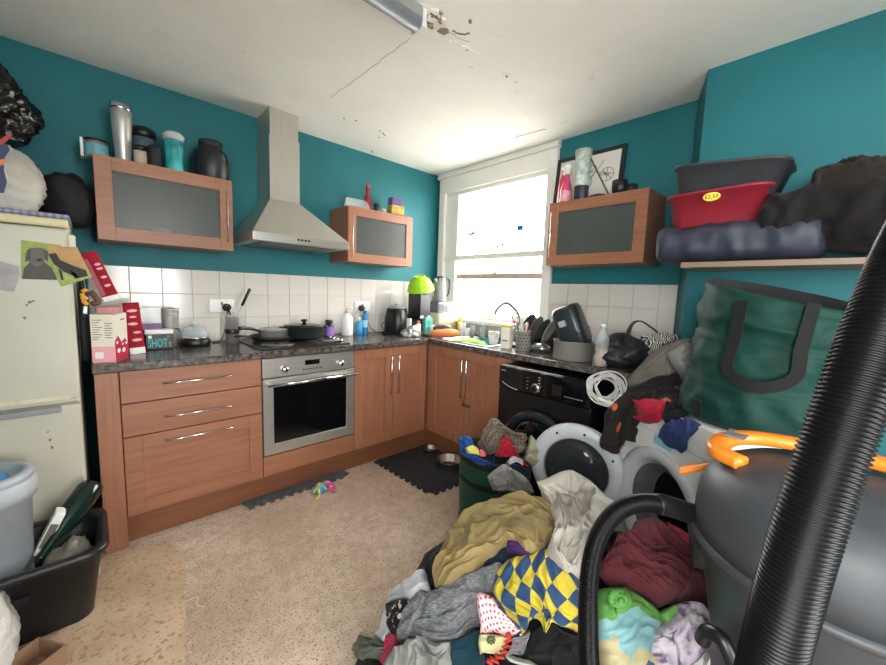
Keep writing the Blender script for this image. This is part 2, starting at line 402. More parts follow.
# ceiling: fluorescent batten, cracks, flakes
def ceil_local(pts): return [Vector(p) for p in pts]
FL = thing('fluorescent_batten', 'unlit fluorescent tube light fixed to cracked ceiling', 'ceiling light', (-1.6, -1.46, ZC), local=False)
a = on(372, -6, 2, ZC - .05); b = on(417, 24, 2, ZC - .05)
dirv = (b - a).normalized(); a = a - dirv * 1.0
sd = Vector((0, 0, 1)).cross(dirv)
def along(name, P, Q, wd, z0, z1, mt, par, bev=.004):
    V, F = boxvf(0, (Q - P).length, -wd / 2, wd / 2, z0, z1, bev); A = axes((Q - P), Vector((0, 0, 1)).cross(Q - P))
    return mesh(name, [P + A @ (v) for v in V], F, mt, par, smooth=False)
P0 = Vector((a.x, a.y, 0)); P1 = Vector((b.x, b.y, 0))
along('housing', P0, P1, .075, ZC - .045, ZC, mat('dirty batten', '9a9a98', .5), FL); along('end_cap', P1 - dirv * .0, P1 + dirv * .02, .08, ZC - .075, ZC, WHITEPL, FL)
TUBEM = glassy('opal diffuser', lin('9aa1ab'), .8, .3)
tube('diffuser', [P0 + Vector((0, 0, ZC - .045)), P1 + Vector((0, 0, ZC - .045))], .036, TUBEM, FL, 16, straight=True)
CR = mat('ceiling crack', 'a0978b', .9); FLK = mat('bare plaster flake', 'f4f2ec', .9); BRN = mat('exposed lath', '8a7a66', .9)
def crack(pix, r=.0013, mt=CR):
    P = [on(u, v, 2, ZC) for u, v in pix]; Q = spline(P, len(P) * 5); rnd = random.Random(len(pix) + pix[0][0])
    Q = [q + Vector((rnd.uniform(-.005, .005), rnd.uniform(-.005, .005), 0)) for q in Q]
    V, F = tubevf(Q, r, 5); mesh('crack', V, F, mt, CE)
crack([(330, 97), (362, 75), (388, 55), (410, 38)]); crack([(437, 22), (455, 36), (470, 42)]); crack([(515, 137), (530, 133), (545, 129)], .003); crack([(452, 30), (460, 34), (470, 33)], .004, BRN)
rnd = random.Random(5)
def flake(u, v, s, mt, th=.004):
    c = on(u, v, 2, ZC); n = rnd.randint(5, 8); P = []
    for k in range(n):
        a_ = 2 * math.pi * k / n; r_ = s * rnd.uniform(.5, 1.1); P.append((c.x + r_ * math.cos(a_) * 1.4, c.y + r_ * math.sin(a_)))
    V, F = polyvf(P, ZC - th * rnd.uniform(.5, 1.5), ZC + .001); mesh('paint_flake', V, F, mt, CE, smooth=False)
for k in range(26): flake(rnd.gauss(433, 9), rnd.gauss(20, 8), rnd.uniform(.006, .022), rnd.choice([FLK, FLK, FLK, FLK, CR, BRN]), .008)
for (u, v, s) in ((466, 48, .02), (472, 52, .014), (479, 55, .016), (471, 68, .016), (505, 75, .022), (511, 76, .012), (516, 82, .01), (449, 41, .012), (455, 42, .01), (426, 10, .03)): flake(u, v, s, FLK)
for k in range(10): flake(rnd.gauss(383, 4), rnd.gauss(134, 2.4), rnd.uniform(.004, .010), rnd.choice([BRN, CR, FLK]))
for (u, v) in ((467, 49), (507, 75), (344, 118), (356, 120), (372, 151), (470, 20)): flake(u, v, .006, BRN, .008)

# ------------------------------------------------------------------ fitted units
FR = -.58
def shaker_xz(name, x0, x1, z0, z1, par, fw=.07, mt=BEECH, y=FR, th=.02, rec=.011, panel=None):
    """frame and recessed panel facing -Y"""
    vf = [boxvf(x0, x0 + fw, y, y + th, z0, z1, .0015, 1), boxvf(x1 - fw, x1, y, y + th, z0, z1, .0015, 1), boxvf(x0 + fw, x1 - fw, y, y + th, z0, z0 + fw, .0015, 1), boxvf(x0 + fw, x1 - fw, y, y + th, z1 - fw, z1, .0015, 1)]
    d = mesh(name, *join(*vf), mt, par, smooth=False)
    bx('panel', x0 + fw, x1 - fw, y + rec, y + th, z0 + fw, z1 - fw, panel or mt, d, bev=0); return d
def shaker_yz(name, y0, y1, z0, z1, par, fw=.07, mt=BEECH, x=FR, th=.02, rec=.011, panel=None):
    a_, b_ = min(y0, y1), max(y0, y1)
    vf = [boxvf(x, x + th, a_, a_ + fw, z0, z1, .0015, 1), boxvf(x, x + th, b_ - fw, b_, z0, z1, .0015, 1), boxvf(x, x + th, a_ + fw, b_ - fw, z0, z0 + fw, .0015, 1), boxvf(x, x + th, a_ + fw, b_ - fw, z1 - fw, z1, .0015, 1)]
    d = mesh(name, *join(*vf), mt, par, smooth=False)
    bx('panel', x + rec, x + th, a_ + fw, b_ - fw, z0 + fw, z1 - fw, panel or mt, d, bev=0); return d
def bar(P, Q, out, par, r=.0045, stand=.028):
    P = Vector(P); Q = Vector(Q); o = Vector(out) * stand
    V, F = join(tubevf([P, P + o * .6, P + o + (Q - P) * .02, P + o + (Q - P) * .5, Q + o - (Q - P) * .02, Q + o * .6, Q], r, 8)); return mesh('handle', V, F, CHROME, par)
bx('end_panel', -2.56, -2.477, FR - .004, -.02, 0, .868, BEECH, label='tall beech end panel standing beside the fridge', cat='end panel')
DU = thing('drawer_unit', 'beech three drawer base unit with long chrome bar handles', 'cabinet', (-2.165, -.3, 0), local=False)
bx('carcass', -2.475, -1.853, -.558, -.03, .15, .868, BEECHD, DU, bev=0)
for z0, z1, hz in ((.714, .868, .795), (.551, .709, .627)):
    d = bx('drawer', -2.473, -1.856, FR, FR + .02, z0, z1, BEECHX, DU, bev=.002); bar((-2.314, FR, hz), (-2.013, FR, hz), (0, -1, 0), d)
d = shaker_xz('drawer', -2.473, -1.856, .152, .546, DU, mt=BEECHX); bar((-2.314, FR, .505), (-2.013, FR, .505), (0, -1, 0), d)
# oven
OV = thing('built_in_oven', 'stainless built in oven with black glass door and two knobs', 'oven', (-1.552, -.3, .275), local=False)
bx('body', -1.85, -1.254, -.555, -.04, .277, .866, DARK, OV, bev=0)
cp = bx('control_panel', -1.85, -1.254, FR - .004, -.555, .75, .866, STEEL, OV, bev=.003)
for x in (-1.727, -1.362):
    k_ = mesh('knob', *tubevf([Vector((x, FR - .004, .793)), Vector((x, FR - .02, .793)), Vector((x, FR - .03, .793))], lambda t, i: (.024, .022, .017)[i], 20), CHROME, OV)
dsp = bx('display', -1.60, -1.505, FR - .006, FR, .805, .835, BLACKG, OV, bev=.001)
for k in range(6): bx('button', -1.615 + .022 * k, -1.603 + .022 * k, FR - .006, FR, .775, .782, BLACKP, cp, bev=0)
od = mesh('oven_door', *join(boxvf(-1.85, -1.79, FR - .006, -.555, .28, .745, .003, 1), boxvf(-1.314, -1.254, FR - .006, -.555, .28, .745, .003, 1), boxvf(-1.79, -1.314, FR - .006, -.555, .28, .345, .003, 1), boxvf(-1.79, -1.314, FR - .006, -.555, .69, .745, .003, 1)), STEEL, OV, smooth=False)
bx('door_glass', -1.79, -1.314, FR - .002, -.556, .345, .69, BLACKG, od, bev=0)
V, F = join(tubevf([Vector((-1.835, FR - .045, .712)), Vector((-1.25, FR - .045, .712))], .0095, 12), tubevf([Vector((-1.815, FR, .712)), Vector((-1.815, FR - .045, .712))], .008, 10), tubevf([Vector((-1.27, FR, .712)), Vector((-1.27, FR - .045, .712))], .008, 10))
mesh('handle', V, F, CHROME, od)
bx('oven_panel', -1.852, -1.252, FR, -.03, .152, .272, BEECHX, label='plain beech filler panel under the built in oven', cat='panel', bev=.002)
# double door unit
DD = thing('base_cabinet', 'beech base cabinet with two narrow doors right of the oven', 'cabinet', (-.92, -.3, 0), local=False)
bx('carcass', -1.25, -.02, -.558, -.03, .15, .868, BEECHD, DD, bev=0)
d = shaker_xz('door', -1.248, -.924, .152, .866, DD); bar((-.955, FR, .80), (-.955, FR, .515), (0, -1, 0), d)
d = shaker_xz('door', -.92, -.600, .152, .866, DD); bar((-.889, FR, .80), (-.889, FR, .515), (0, -1, 0), d)
RD = thing('sink_cabinet', 'beech sink cabinet with two latched doors under the window', 'cabinet', (-.3, -.98, 0), local=False)
bx('carcass', -.558, -.02, -1.40, -.56, .15, .745, BEECHD, RD, bev=0); bx('side', -.558, -.02, -1.40, -1.385, .745, .868, BEECHD, RD, bev=0)
bx('corner_post', FR, -.558, -.600, FR, .152, .866, BEECH, RD, bev=.001)
d = shaker_yz('door', -.602, -1.0, .152, .866, RD, fw=.075); bar((FR, -.985, .80), (FR, -.985, .515), (-1, 0, 0), d)
d = shaker_yz('door', -1.004, -1.398, .152, .866, RD, fw=.075); bar((FR, -1.03, .80), (FR, -1.03, .515), (-1, 0, 0), d)
PADL = mat('tarnished brass', '6f6349', .45, .8)
V, F = join(boxvf(FR - .012, FR, -1.06, -.985, .455, .475, .003, 1), tubevf([Vector((FR - .01, -1.0 + .012 * math.cos(t), .485 + .02 * math.sin(t))) for t in [k * math.pi / 8 for k in range(9)]], .003, 6))
mesh('latch', V, F, PADL, RD)
PLI = wood('plinth laminate', '74472f', '87563c', 'x')
bx('plinth_board', -2.475, -.53, -.53, -.512, 0, .15, PLI, label='brown plinth board under the drawers and oven', cat='plinth', bev=0)
bx('plinth_board', -.53, -.512, -1.40, -.53, 0, .15, PLI, label='brown plinth board under the sink cabinet', cat='plinth', bev=0)
# worktop, L-shaped with sink cut-out
SX0, SX1, SY0, SY1 = -.52, -.12, -1.14, -.68
V, F = join(boxvf(-2.565, -.6, -.6, -.012, .872, .91, .004), boxvf(-.6, -.003, -.68, -.012, .872, .91, 0), boxvf(-.6, -.003, -2.155, -1.14, .872, .91, .004), boxvf(-.6, SX0, -1.14, -.68, .872, .91, 0), boxvf(SX1, -.003, -1.14, -.68, .872, .91, 0))
mesh('worktop', V, F, WT, smooth=False, label='dark speckled laminate worktop along both walls', cat='worktop')
SK = thing('inset_sink', 'stainless inset sink with green cloth under the window', 'sink', (-.32, -.91, .91), local=False)
cx, cy = (SX0 + SX1) / 2, (SY0 + SY1) / 2; w_, d_ = SX1 - SX0, SY1 - SY0
loft('basin', [rrect(w_ + .04, d_ + .04, .05, .9105, c=(cx, cy)), rrect(w_ + .04, d_ + .04, .05, .915, c=(cx, cy)), rrect(w_ - .02, d_ - .02, .05, .915, c=(cx, cy)), rrect(w_ - .05, d_ - .05, .06, .76, c=(cx, cy)), rrect(w_ - .12, d_ - .12, .05, .75, c=(cx, cy))], CHROME, SK, cap0=False)
bx('drainer', -.50, -.1, -.665, -.46, .911, .916, CHROME, SK, bev=.002)
TAPM = mat('brushed nickel', '77767a', .35, .6)
TP = thing('mixer_tap', 'curved chrome mixer tap beside the window', 'tap', (-.09, -1.0, .91), local=False)
bt = on(519, 326, 0, -.09); by = bt.y
bt2 = Vector((-.09, by, .912)); ts = on(495, 314, 0, -.25); tt = on(507, 303, 0, -.18)
tube('spout', [bt2, bt2 + Vector((0, 0, .16)), on(517, 312, 0, -.1), tt, on(498, 308, 0, -.23), ts], .012, TAPM, TP, 12, 40)
lathe('base', [(.026, 0), (.026, .03), (.018, .05), (0, .052)], TAPM, TP, 20, c=tuple(bt2)); tube('lever', [bt2 + Vector((0, 0, .05)), bt2 + Vector((-.02, -.06, .09))], .006, TAPM, TP, 8, straight=True)

# wall cabinets
def wall_cab(label, x0, x1, axis, hinge):
    z0, z1 = 1.488, 1.893
    if axis == 'x':
        T = thing('wall_cabinet', label, 'wall cabinet', ((x0 + x1) / 2, -.15, z0), group='glass fronted wall cabinets', local=False)
        for q in (boxvf(x0, x0 + .018, -.28, -.003, z0, z1), boxvf(x1 - .018, x1, -.28, -.003, z0, z1)): mesh('side', *q, BEECHD, T, smooth=False)
        bx('top', x0 + .018, x1 - .018, -.28, -.003, z1 - .018, z1, BEECHD, T, bev=0); bx('bottom', x0 + .018, x1 - .018, -.28, -.003, z0, z0 + .018, BEECHD, T, bev=0); bx('back', x0 + .018, x1 - .018, -.012, -.003, z0 + .018, z1 - .018, mat('cabinet lining', 'a29d94', .7), T, bev=0)
        d = shaker_xz('door', x0, x1, z0, z1, T, .066, BEECHX, -.30, .02, .008, FROST)
        hx = x1 - .03 if hinge > 0 else x0 + .03; bar((hx, -.30, z0 + .05), (hx, -.30, z1 - .06), (0, -1, 0), d, .003, .02)
    else:
        T = thing('wall_cabinet', label, 'wall cabinet', (-.15, (x0 + x1) / 2, z0), group='glass fronted wall cabinets', local=False)
        for q in (boxvf(-.28, -.003, x0, x0 + .018, z0, z1), boxvf(-.28, -.003, x1 - .018, x1, z0, z1)): mesh('side', *q, BEECHD, T, smooth=False)
        bx('top', -.28, -.003, x0 + .018, x1 - .018, z1 - .018, z1, BEECHD, T, bev=0); bx('bottom', -.28, -.003, x0 + .018, x1 - .018, z0, z0 + .018, BEECHD, T, bev=0); bx('back', -.012, -.003, x0 + .018, x1 - .018, z0 + .018, z1 - .018, mat('cabinet lining', 'a29d94', .7), T, bev=0)
        d = shaker_yz('door', x0, x1, z0, z1, T, .066, BEECHY, -.30, .02, .008, FROST)
        bar((-.30, x1 - .03, z0 + .05), (-.30, x1 - .03, z1 - .06), (-1, 0, 0), d, .003, .02)
    return T
wall_cab('glass fronted wall cabinet beside the fridge', -2.512, -1.912, 'x', 1)
wall_cab('glass fronted wall cabinet right of the extractor hood', -1.15, -.55, 'x', -1)
wall_cab('glass fronted wall cabinet right of the window', -2.050, -1.437, 'y', 1)
# dishes behind the frosted doors
DISH = mat('glazed crockery', 'e8e2d2', .3); DISHG = mat('pale green crockery', 'b9d3b0', .3); DISHR = mat('pink crockery', 'c98a86', .3)
def cup(name, label, x, y, z, r, h, mt, g): 
    lathe(name, [(0, 0), (r * .75, 0), (r, h * .5), (r, h), (r * .9, h), (r * .88, h * .5), (0, .01)], mt, None, 20, at=(x, y, z), label=label, cat='crockery', group=g)
for x, r, h, mt, l in ((-2.25, .09, .07, DISHG, 'pale green bowl behind frosted glass of the left wall cabinet'), (-2.15, .05, .11, DISH, 'cream mug behind frosted glass of the left wall cabinet'), (-2.03, .05, .06, DISH, 'small cream dish behind frosted glass of the left wall cabinet')): cup('crockery', l, x, -.2, 1.507, r, h, mt, 'crockery in the left cabinet')
for k, (x, mt, l) in enumerate(((-1.04, DISH, 'cream cup leftmost behind glass right of the hood'), (-.95, DISHG, 'pale green cup second behind glass right of the hood'), (-.84, DISH, 'tall cream mug third behind glass right of the hood'), (-.70, DISHR, 'pink mug rightmost behind glass right of the hood'))): cup('crockery', l, x, -.22, 1.507, .045, (.07, .07, .11, .11)[k], mt, 'crockery in the middle cabinet')

# hood
HD = thing('extractor_hood', 'stainless pyramid extractor hood with tall chimney above the hob', 'extractor hood', (-1.56, -.2, 1.54), local=False)
x0, x1, yf, z0 = -1.862, -1.258, -.50, 1.548
zb = 1.598
loft('canopy', [[(x0, yf, zb), (x1, yf, zb), (x1, -.003, zb), (x0, -.003, zb)], [(-1.68, -.25, 1.845), (-1.487, -.25, 1.845), (-1.487, -.003, 1.845), (-1.68, -.003, 1.845)]], STEELV, HD, smooth=False)
bn = bx('band', x0, x1, yf, -.003, z0, zb, STEEL, HD, bev=.002)
for k in range(4): bx('button', -1.607 + .022 * k, -1.593 + .022 * k, yf - .005, yf, 1.569, 1.581, BLACKP, bn, bev=.001)
bx('filter', x0 + .06, x1 - .06, yf + .05, -.06, z0 - .004, z0, mat('grease filter mesh', '6d6a66', .5, .8, .3, 200), HD, bev=0)
ch = bx('chimney', -1.68, -1.487, -.25, -.003, 1.845, 2.24, STEELV, HD, bev=.001); bx('chimney_extension', -1.674, -1.493, -.244, -.003, 2.24, ZC - .002, STEELV, HD, bev=.001)
# sockets
def socket(label, x, z, plug=True):
    S = thing('wall_socket', label, 'socket', (x, -.01, z), local=False)
    bx('plate', x - .074, x + .074, -.02, -.0095, z - .043, z + .043, WHITEPL, S, bev=.003)
    bx('switch', x - .008, x + .004, -.024, -.019, z + .004, z + .024, mat('red neon switch', 'b01f24', .4), S, bev=.001)
    return S
socket('double socket with red switch and black plug behind the utensil pot', -1.918, 1.146); socket('double socket with black plug above the blue bottles', -.852, 1.138)
def plug(label, x, z):
    V, F = lathevf([(.0, 0), (.026, 0), (.026, .02), (.02, .035), (0, .036)], 18)
    P = thing('mains_plug', label, 'plug', (x, -.021, z), local=True, rot=Matrix.Rotation(R(90), 3, 'X'))
    mesh('plug_body', V, F, BLACKM, P); return P
p_ = plug('black plug in the socket behind the utensil pot', -1.895, 1.135); p2_ = plug('black plug in the socket above the blue bottles', -.872, 1.125)

# ------------------------------------------------------------------ clutter helpers
def X_(u, Y, v=335): return on(u, v, 1, Y).x
def Zy(u, v, Y): return on(u, v, 1, Y).z
def Y_(u, X, v=345): return on(u, v, 0, X).y
def Zx(u, v, X): return on(u, v, 0, X).z
TOP = .9105
def obox(name, label, cat, c, w_, d_, h_, rz, mt, bev=.002, group=None, rot=None):
    """a box standing with its base centre at c; returns it as a thing others can be parented to"""
    V, F = boxvf(-w_ / 2, w_ / 2, -d_ / 2, d_ / 2, 0, h_, bev, 1)
    return mesh(name, V, F, mt, None, smooth=False, at=c, rz=rz, rot=rot, label=label, cat=cat, group=group)
def decal(name, par, pts, y, mt, th=.0008, face='front', hw=0):
    """flat print on a box side, pts in (along, z)"""
    if face == 'front': P = [(a, y, b) for a, b in pts]; n = (0, -1, 0)
    elif face == 'right': P = [(y, a, b) for a, b in pts]; n = (1, 0, 0)
    else: P = [(y, a, b) for a, b in pts]; n = (-1, 0, 0)
    return flat(name, P, n, th, mt, par)
def ell(cx, cz, rx, rz_, n=14, a0=0): return [(cx + rx * math.cos(2 * math.pi * k / n + a0), cz + rz_ * math.sin(2 * math.pi * k / n + a0)) for k in range(n)]
def rct(x0, x1, z0, z1): return [(x0, z0), (x1, z0), (x1, z1), (x0, z1)]
RED = mat('red card', '9c1228', .65, 0, .12, 12, 0, 80, .2); REDP = mat('pink red card', 'b82c48', .65, 0, .12, 12, 0, 80, .2); CARD = mat('cream printed card', 'e9e0cf', .5, 0, .05); INK = mat('grey print', '6d675f', .7); WHC = mat('white card', 'efece6', .5, 0, .03)
PURP = mat('purple packaging', '6a2f6d', .4); TEALI = mat('turquoise ink', '35d0c6', .5); PINKI = mat('pale pink ink', 'eda9b0', .5)

SATIN = mat('satin steel', 'cbc7c0', .36, .7, .06)
# --- left end of the worktop
B = obox('gift_carton', 'cream and red printed carton at the left end of the worktop', 'carton', (-2.4945, -.469, TOP), .085, .16, .222, R(70.3 - 90), CARD)
decal('print', B, rct(-.0415, .0415, .002, .075), -.08, PINKI); decal('print', B, rct(-.03, .0, .02, .05), -.081, WHC)
for k in range(9): decal('print', B, rct(-.035, .0 - .008 * (k % 3), .195 - .011 * k, .198 - .011 * k), -.08, INK)
for k in range(7): decal('print', B, rct(.008, .036 - .006 * (k % 2), .18 - .011 * k, .183 - .011 * k), -.08, INK)
decal('print', B, [(-.079, .002), (.079, .002), (.079, .07), (.04, .10), (.0, .085), (-.04, .12), (-.079, .10)], .0425, REDP, face='right')
for (a_, b_, s) in ((-.04, .05, .018), (.02, .045, .02), (.055, .075, .012), (-.055, .09, .012), (.01, .075, .01)): decal('print', B, ell(a_, b_, s, s * .6), .0433, WHC, face='right')
decal('print', B, rct(.0, .05, .19, .196), .0425, INK, face='right')
B = obox('pink_box', 'small pale pink box lying on top of the cream carton', 'box', (-2.487, -.45, TOP + .2225), .07, .11, .03, R(-15), mat('dusty pink card', 'c98d8a', .5))
B = obox('treat_box', 'tall red printed box standing behind the cream carton', 'box', (-2.385, -.31, TOP), .062, .05, .235, R(-4), RED, rot=Matrix.Rotation(R(-4), 3, 'Y'))
decal('print', B, rct(-.03, .03, .0, .03), -.025, WHC)
for (a_, b_, s) in ((0, .20, .02), (.0, .172, .014), (-.004, .14, .02), (.008, .10, .016), (.004, .065, .02)): decal('print', B, ell(a_, b_, s, s * .35, a0=.5), -.025, PINKI)
# long red box leaning between fridge and carton
pA = on(112, 300, 1, -.44); pB = on(91, 259, 1, -.44)
zax = (pB - pA).normalized(); yax = Vector((0, 1, 0)); yax = (yax - zax * yax.dot(zax)).normalized(); xax = yax.cross(zax)
B = obox('treat_box', 'red printed box leaning against the fridge side above the carton', 'box', pA, .062, .05, (pB - pA).length + .03, 0, RED, rot=axes(xax, yax, zax))
decal('print', B, rct(-.03, .03, .0, .022), -.025, WHC); decal('print', B, rct(-.03, -.012, .03, .2), -.0252, mat('dark red card', '8c1226', .4))
for (a_, b_) in ((.012, .17), (.012, .15), (.012, .11), (.01, .07)): decal('print', B, ell(a_, b_, .012, .006, a0=.4), -.0255, PINKI)
B = obox('clear_food_box', 'clear plastic box with purple card sleeve behind the small tub', 'box', (X_(151.5, -.16), -.14, TOP), .095, .07, .185, 0, CLEAR)
bx('sleeve', -.046, .046, -.036, .034, .0, .115, PURP, B); decal('print', B, rct(-.03, .03, .05, .075), -.0362, WHC)
# SHOT tub
sx = X_(159.5, -.22)
B = obox('supplement_tub', 'small black tub with turquoise lettering and white lid rim', 'tub', (sx, -.19, TOP), .125, .075, .088, R(-3), mat('navy black tub', '14161f', .4), .004)
bx('lid', -.066, .066, -.042, .042, .086, .112, WHITEPL, B, bev=.005)
text('lettering', 'SHOT', .068, TEALI, B, (-.008, -.0378, .034), (1, 0, 0), (0, 0, 1), .0008, 'CENTER', .5); text('lettering', 't', .05, GREYPL, B, (.048, -.0378, .03), (1, 0, 0), (0, 0, 1), .0008, 'CENTER', .8)
decal('print', B, rct(-.05, -.034, .064, .08), -.0376, WHC); decal('print', B, rct(.036, .046, .07, .078), -.0376, GREYPL)
# steel cups
cxx = X_(171, -.12); SC = thing('steel_cup_stack', 'stack of tapered steel cups behind the small black tub', 'cups', (cxx, -.12, TOP))
for k in range(3): lathe('cup', [(0, 0), (.027, 0), (.029, .003), (.039, .135), (.041, .14), (.038, .138), (.027, .004), (0, .004)], SATIN, SC, 28, c=(0, 0, .018 * k))
# egg cooker
ec = thing('egg_cooker', 'black round egg cooker with clear domed lid', 'egg cooker', (X_(195, -.15), -.15, TOP))
lathe('base', [(0, 0), (.072, 0), (.078, .01), (.076, .034), (.07, .04), (0, .04)], BLACKP, ec); lathe('tray', [(0, .041), (.066, .041), (.07, .046), (.066, .05), (0, .046)], CHROME, ec)
lathe('dome', [(.069, .048), (.066, .07), (.05, .098), (.025, .113), (0, .117)], glassy('clear dome', lin('dfe6e8'), .35, .04), ec); lathe('knob', [(.01, .115), (.014, .125), (.014, .137), (0, .14)], CLEAR, ec, 16)
tube('cable', [(-.06, .03, .02), (-.10, .02, .05), (-.105, .0, .09), (-.08, .0, .095), (-.065, .03, .075)], .003, BLACKP, ec, 6)
# cable from plug
tube('mains_cable', [(-1.895, -.055, 1.135), (-1.905, -.07, 1.08), (-1.925, -.07, .96), (-1.96, -.09, .915), (-2.0, -.12, .914)], .003, BLACKM, label='black cable hanging from the plug behind the utensil pot', cat='cable')
# utensil pot
ux = X_(232, -.12); UP = thing('utensil_pot', 'perforated steel utensil pot with black handled tools left of the hob', 'utensil pot', (ux, -.13, TOP))
lathe('pot', [(0, 0), (.04, 0), (.04, .14), (.042, .142), (.038, .14), (.038, .004), (0, .004)], SATIN, UP)
lathe('band', [(.0405, .05), (.041, .055), (.041, .07), (.0405, .075)], BLACKP, UP)
tube('spatula', [(-.01, 0, .01), (.03, -.01, .15), (.075, -.03, .235)], .004, CHROME, UP, 8); tube('spatula_handle', [(.055, -.022, .20), (.10, -.045, .29)], .009, BLACKP, UP, 10, straight=True)
tube('ladle', [(.01, .0, .01), (-.02, -.01, .16), (-.03, -.02, .20)], .004, CHROME, UP, 8); tube('ladle_handle', [(-.012, -.0, .15), (-.025, -.018, .185), (-.018, -.03, .20)], .008, BLACKP, UP, 8)
# hob
HB = thing('electric_hob', 'black electric hob with four silver plates set in the worktop', 'hob', (-1.55, -.31, .91), local=False)
bx('hob_plate', -1.845, -1.262, -.545, -.075, .9105, .917, mat('hob enamel', '2b2927', .3), HB, bev=.002)
for x, y, r_ in ((-1.70, -.40, .09), (-1.41, -.40, .09), (-1.69, -.20, .085), (-1.42, -.2, .09)):
    e = lathe('ring', [(0, .9172), (r_, .9172), (r_ + .008, .919), (r_ + .008, .921), (r_ - .004, .924), (0, .924)], mat('dull steel plate', '8f8b86', .35, .9), HB, 32, c=(x, y, 0)); lathe('ring_centre', [(0, .9242), (.02, .9242), (.018, .926), (0, .926)], DARK, e, 16, c=(x, y, 0))
for k in range(4): lathe('knob', [(0, .917), (.017, .917), (.015, .935), (0, .936)], CHROME, HB, 16, c=(-1.295, -.30 - .055 * k, 0))
# pans
FP = thing('frying_pan', 'flat black frying pan under the saucepan on the hob', 'frying pan', (-1.67, -.205, .926))
lathe('pan', [(0, 0), (.11, 0), (.135, .03), (.137, .03), (.113, -.0 + .004), (0, .004)], BLACKM, FP); tube('handle', [(-.128, -.02, .026), (-.2, -.05, .04), (-.24, -.06, .04)], .008, BLACKP, FP, 8)
SP = thing('saucepan', 'shallow steel saucepan with black handle on the left hob ring', 'saucepan', (-1.655, -.205, .9305))
lathe('pan', [(0, 0), (.085, 0), (.092, .006), (.092, .062), (.096, .064), (.09, .062), (.088, .008), (0, .006)], SATIN, SP); lathe('lid_rim', [(.097, .064), (.097, .068), (.08, .074), (0, .08)], glassy('pan lid glass', lin('c8ccce'), .5, .08), SP)
tube('handle', [(-.09, -.01, .055), (-.13, -.03, .072), (-.2, -.07, .088), (-.235, -.085, .088)], lambda t, i: .007 + .006 * t, BLACKP, SP, 10)
CS = thing('casserole_pan', 'wide black casserole pan with lid and knob on the right rings', 'casserole', (X_(304, -.22), -.225, .926))
lathe('pot', [(0, 0), (.11, 0), (.132, .02), (.134, .085), (.138, .087), (.13, .085), (.128, .02), (0, .006)], BLACKM, CS); lathe('lid', [(.139, .087), (.139, .092), (.1, .10), (0, .106)], mat('dark lid', '2c2c2e', .2), CS)
lathe('knob', [(.012, .105), (.012, .115), (.024, .122), (.022, .134), (0, .136)], BLACKP, CS, 18)
for s in (-1, 1): tube('handle', [(s * .128, -.03, .075), (s * .165, -.02, .08), (s * .165, .02, .08), (s * .128, .03, .075)], .007, BLACKP, CS, 8)
bx('pan_slice', -1.43, -1.30, -.50, -.44, .9265, .931, mat('steel slice', 'b8b6b2', .3, .9), label='flat steel slice lying on the front right hob ring', cat='utensil')
# bottles along the tiles
def bottle(name, label, x, y, prof, mt, cap=None, capm=None, lab=None, labm=None, cat='bottle', group=None, z=TOP, seg=24, sy=1):
    T = thing(name, label, cat, (x, y, z), group=group)
    lathe('body', prof, mt, T, seg, sy=sy)
    if cap: lathe('cap', cap, capm or WHITEPL, T, 18)
    if lab: lathe('label_band', lab, labm, T, seg, sy=sy)
    return T
jx = X_(328.5, -.14)
bottle('supplement_jar', 'dark jar with purple label right of the casserole pan', jx, -.15, [(0, 0), (.03, 0), (.034, .005), (.034, .075), (.025, .09), (.022, .095), (0, .095)], BLACKP, [(.024, .094), (.026, .096), (.026, .115), (0, .117)], BLACKM, [(.0345, .012), (.0347, .014), (.0347, .068), (.0345, .07)], mat('lilac label', '8a63b8', .5))
T = bottle('soap_bottle', 'tall white pump soap bottle against the tiles', X_(347, -.11), -.11, [(0, 0), (.04, 0), (.043, .006), (.043, .12), (.034, .145), (.016, .16), (.014, .17), (0, .17)], WHITEPL, [(.015, .168), (.015, .185), (.006, .19), (.005, .21), (0, .21)], mat('pinkish pump', 'd8a8a0', .5)); tube('pump_spout', [(0, 0, .205), (.03, -.01, .207), (.035, -.012, .198)], .005, WHITEPL, T, 8)
bottle('spray_bottle', 'short blue bottle beside the white soap bottle', X_(359, -.12), -.12, [(0, 0), (.026, 0), (.029, .005), (.029, .085), (.018, .10), (.011, .108), (0, .108)], mat('sky blue bottle', '2f8fc4', .3), [(.012, .107), (.012, .13), (0, .132)], WHITEPL)
bottle('aerosol_can', 'taller blue aerosol can with paler band against the tiles', X_(365.5, -.1), -.09, [(0, 0), (.025, 0), (.026, .004), (.026, .14), (.018, .152), (0, .153)], mat('blue aerosol', '2a7fb5', .3), [(.016, .152), (.016, .17), (0, .172)], mat('blue cap', '2266a0', .4), [(.0264, .05), (.0266, .052), (.0266, .1), (.0264, .102)], mat('pale blue label', 'a9d3e6', .5))
tube('mains_cable', [(-.872, -.055, 1.125), (-.86, -.07, 1.06), (-.80, -.08, .95), (-.74, -.10, .918), (-.72, -.16, .915)], .003, BLACKM, label='black cable hanging from the plug above the blue bottles', cat='cable')
tube('mains_cable', [(-.70, -.15, .916), (-.71, -.1, .98), (-.66, -.08, 1.0), (-.62, -.1, .96), (-.6, -.14, .93)], .0035, BLACKP, label='looped black cable beside the air fryer', cat='cable')
bx('plug_block', -.75, -.65, -.22, -.16, TOP, .935, BLACKM, label='flat black adaptor block left of the air fryer', cat='adaptor', bev=.006)
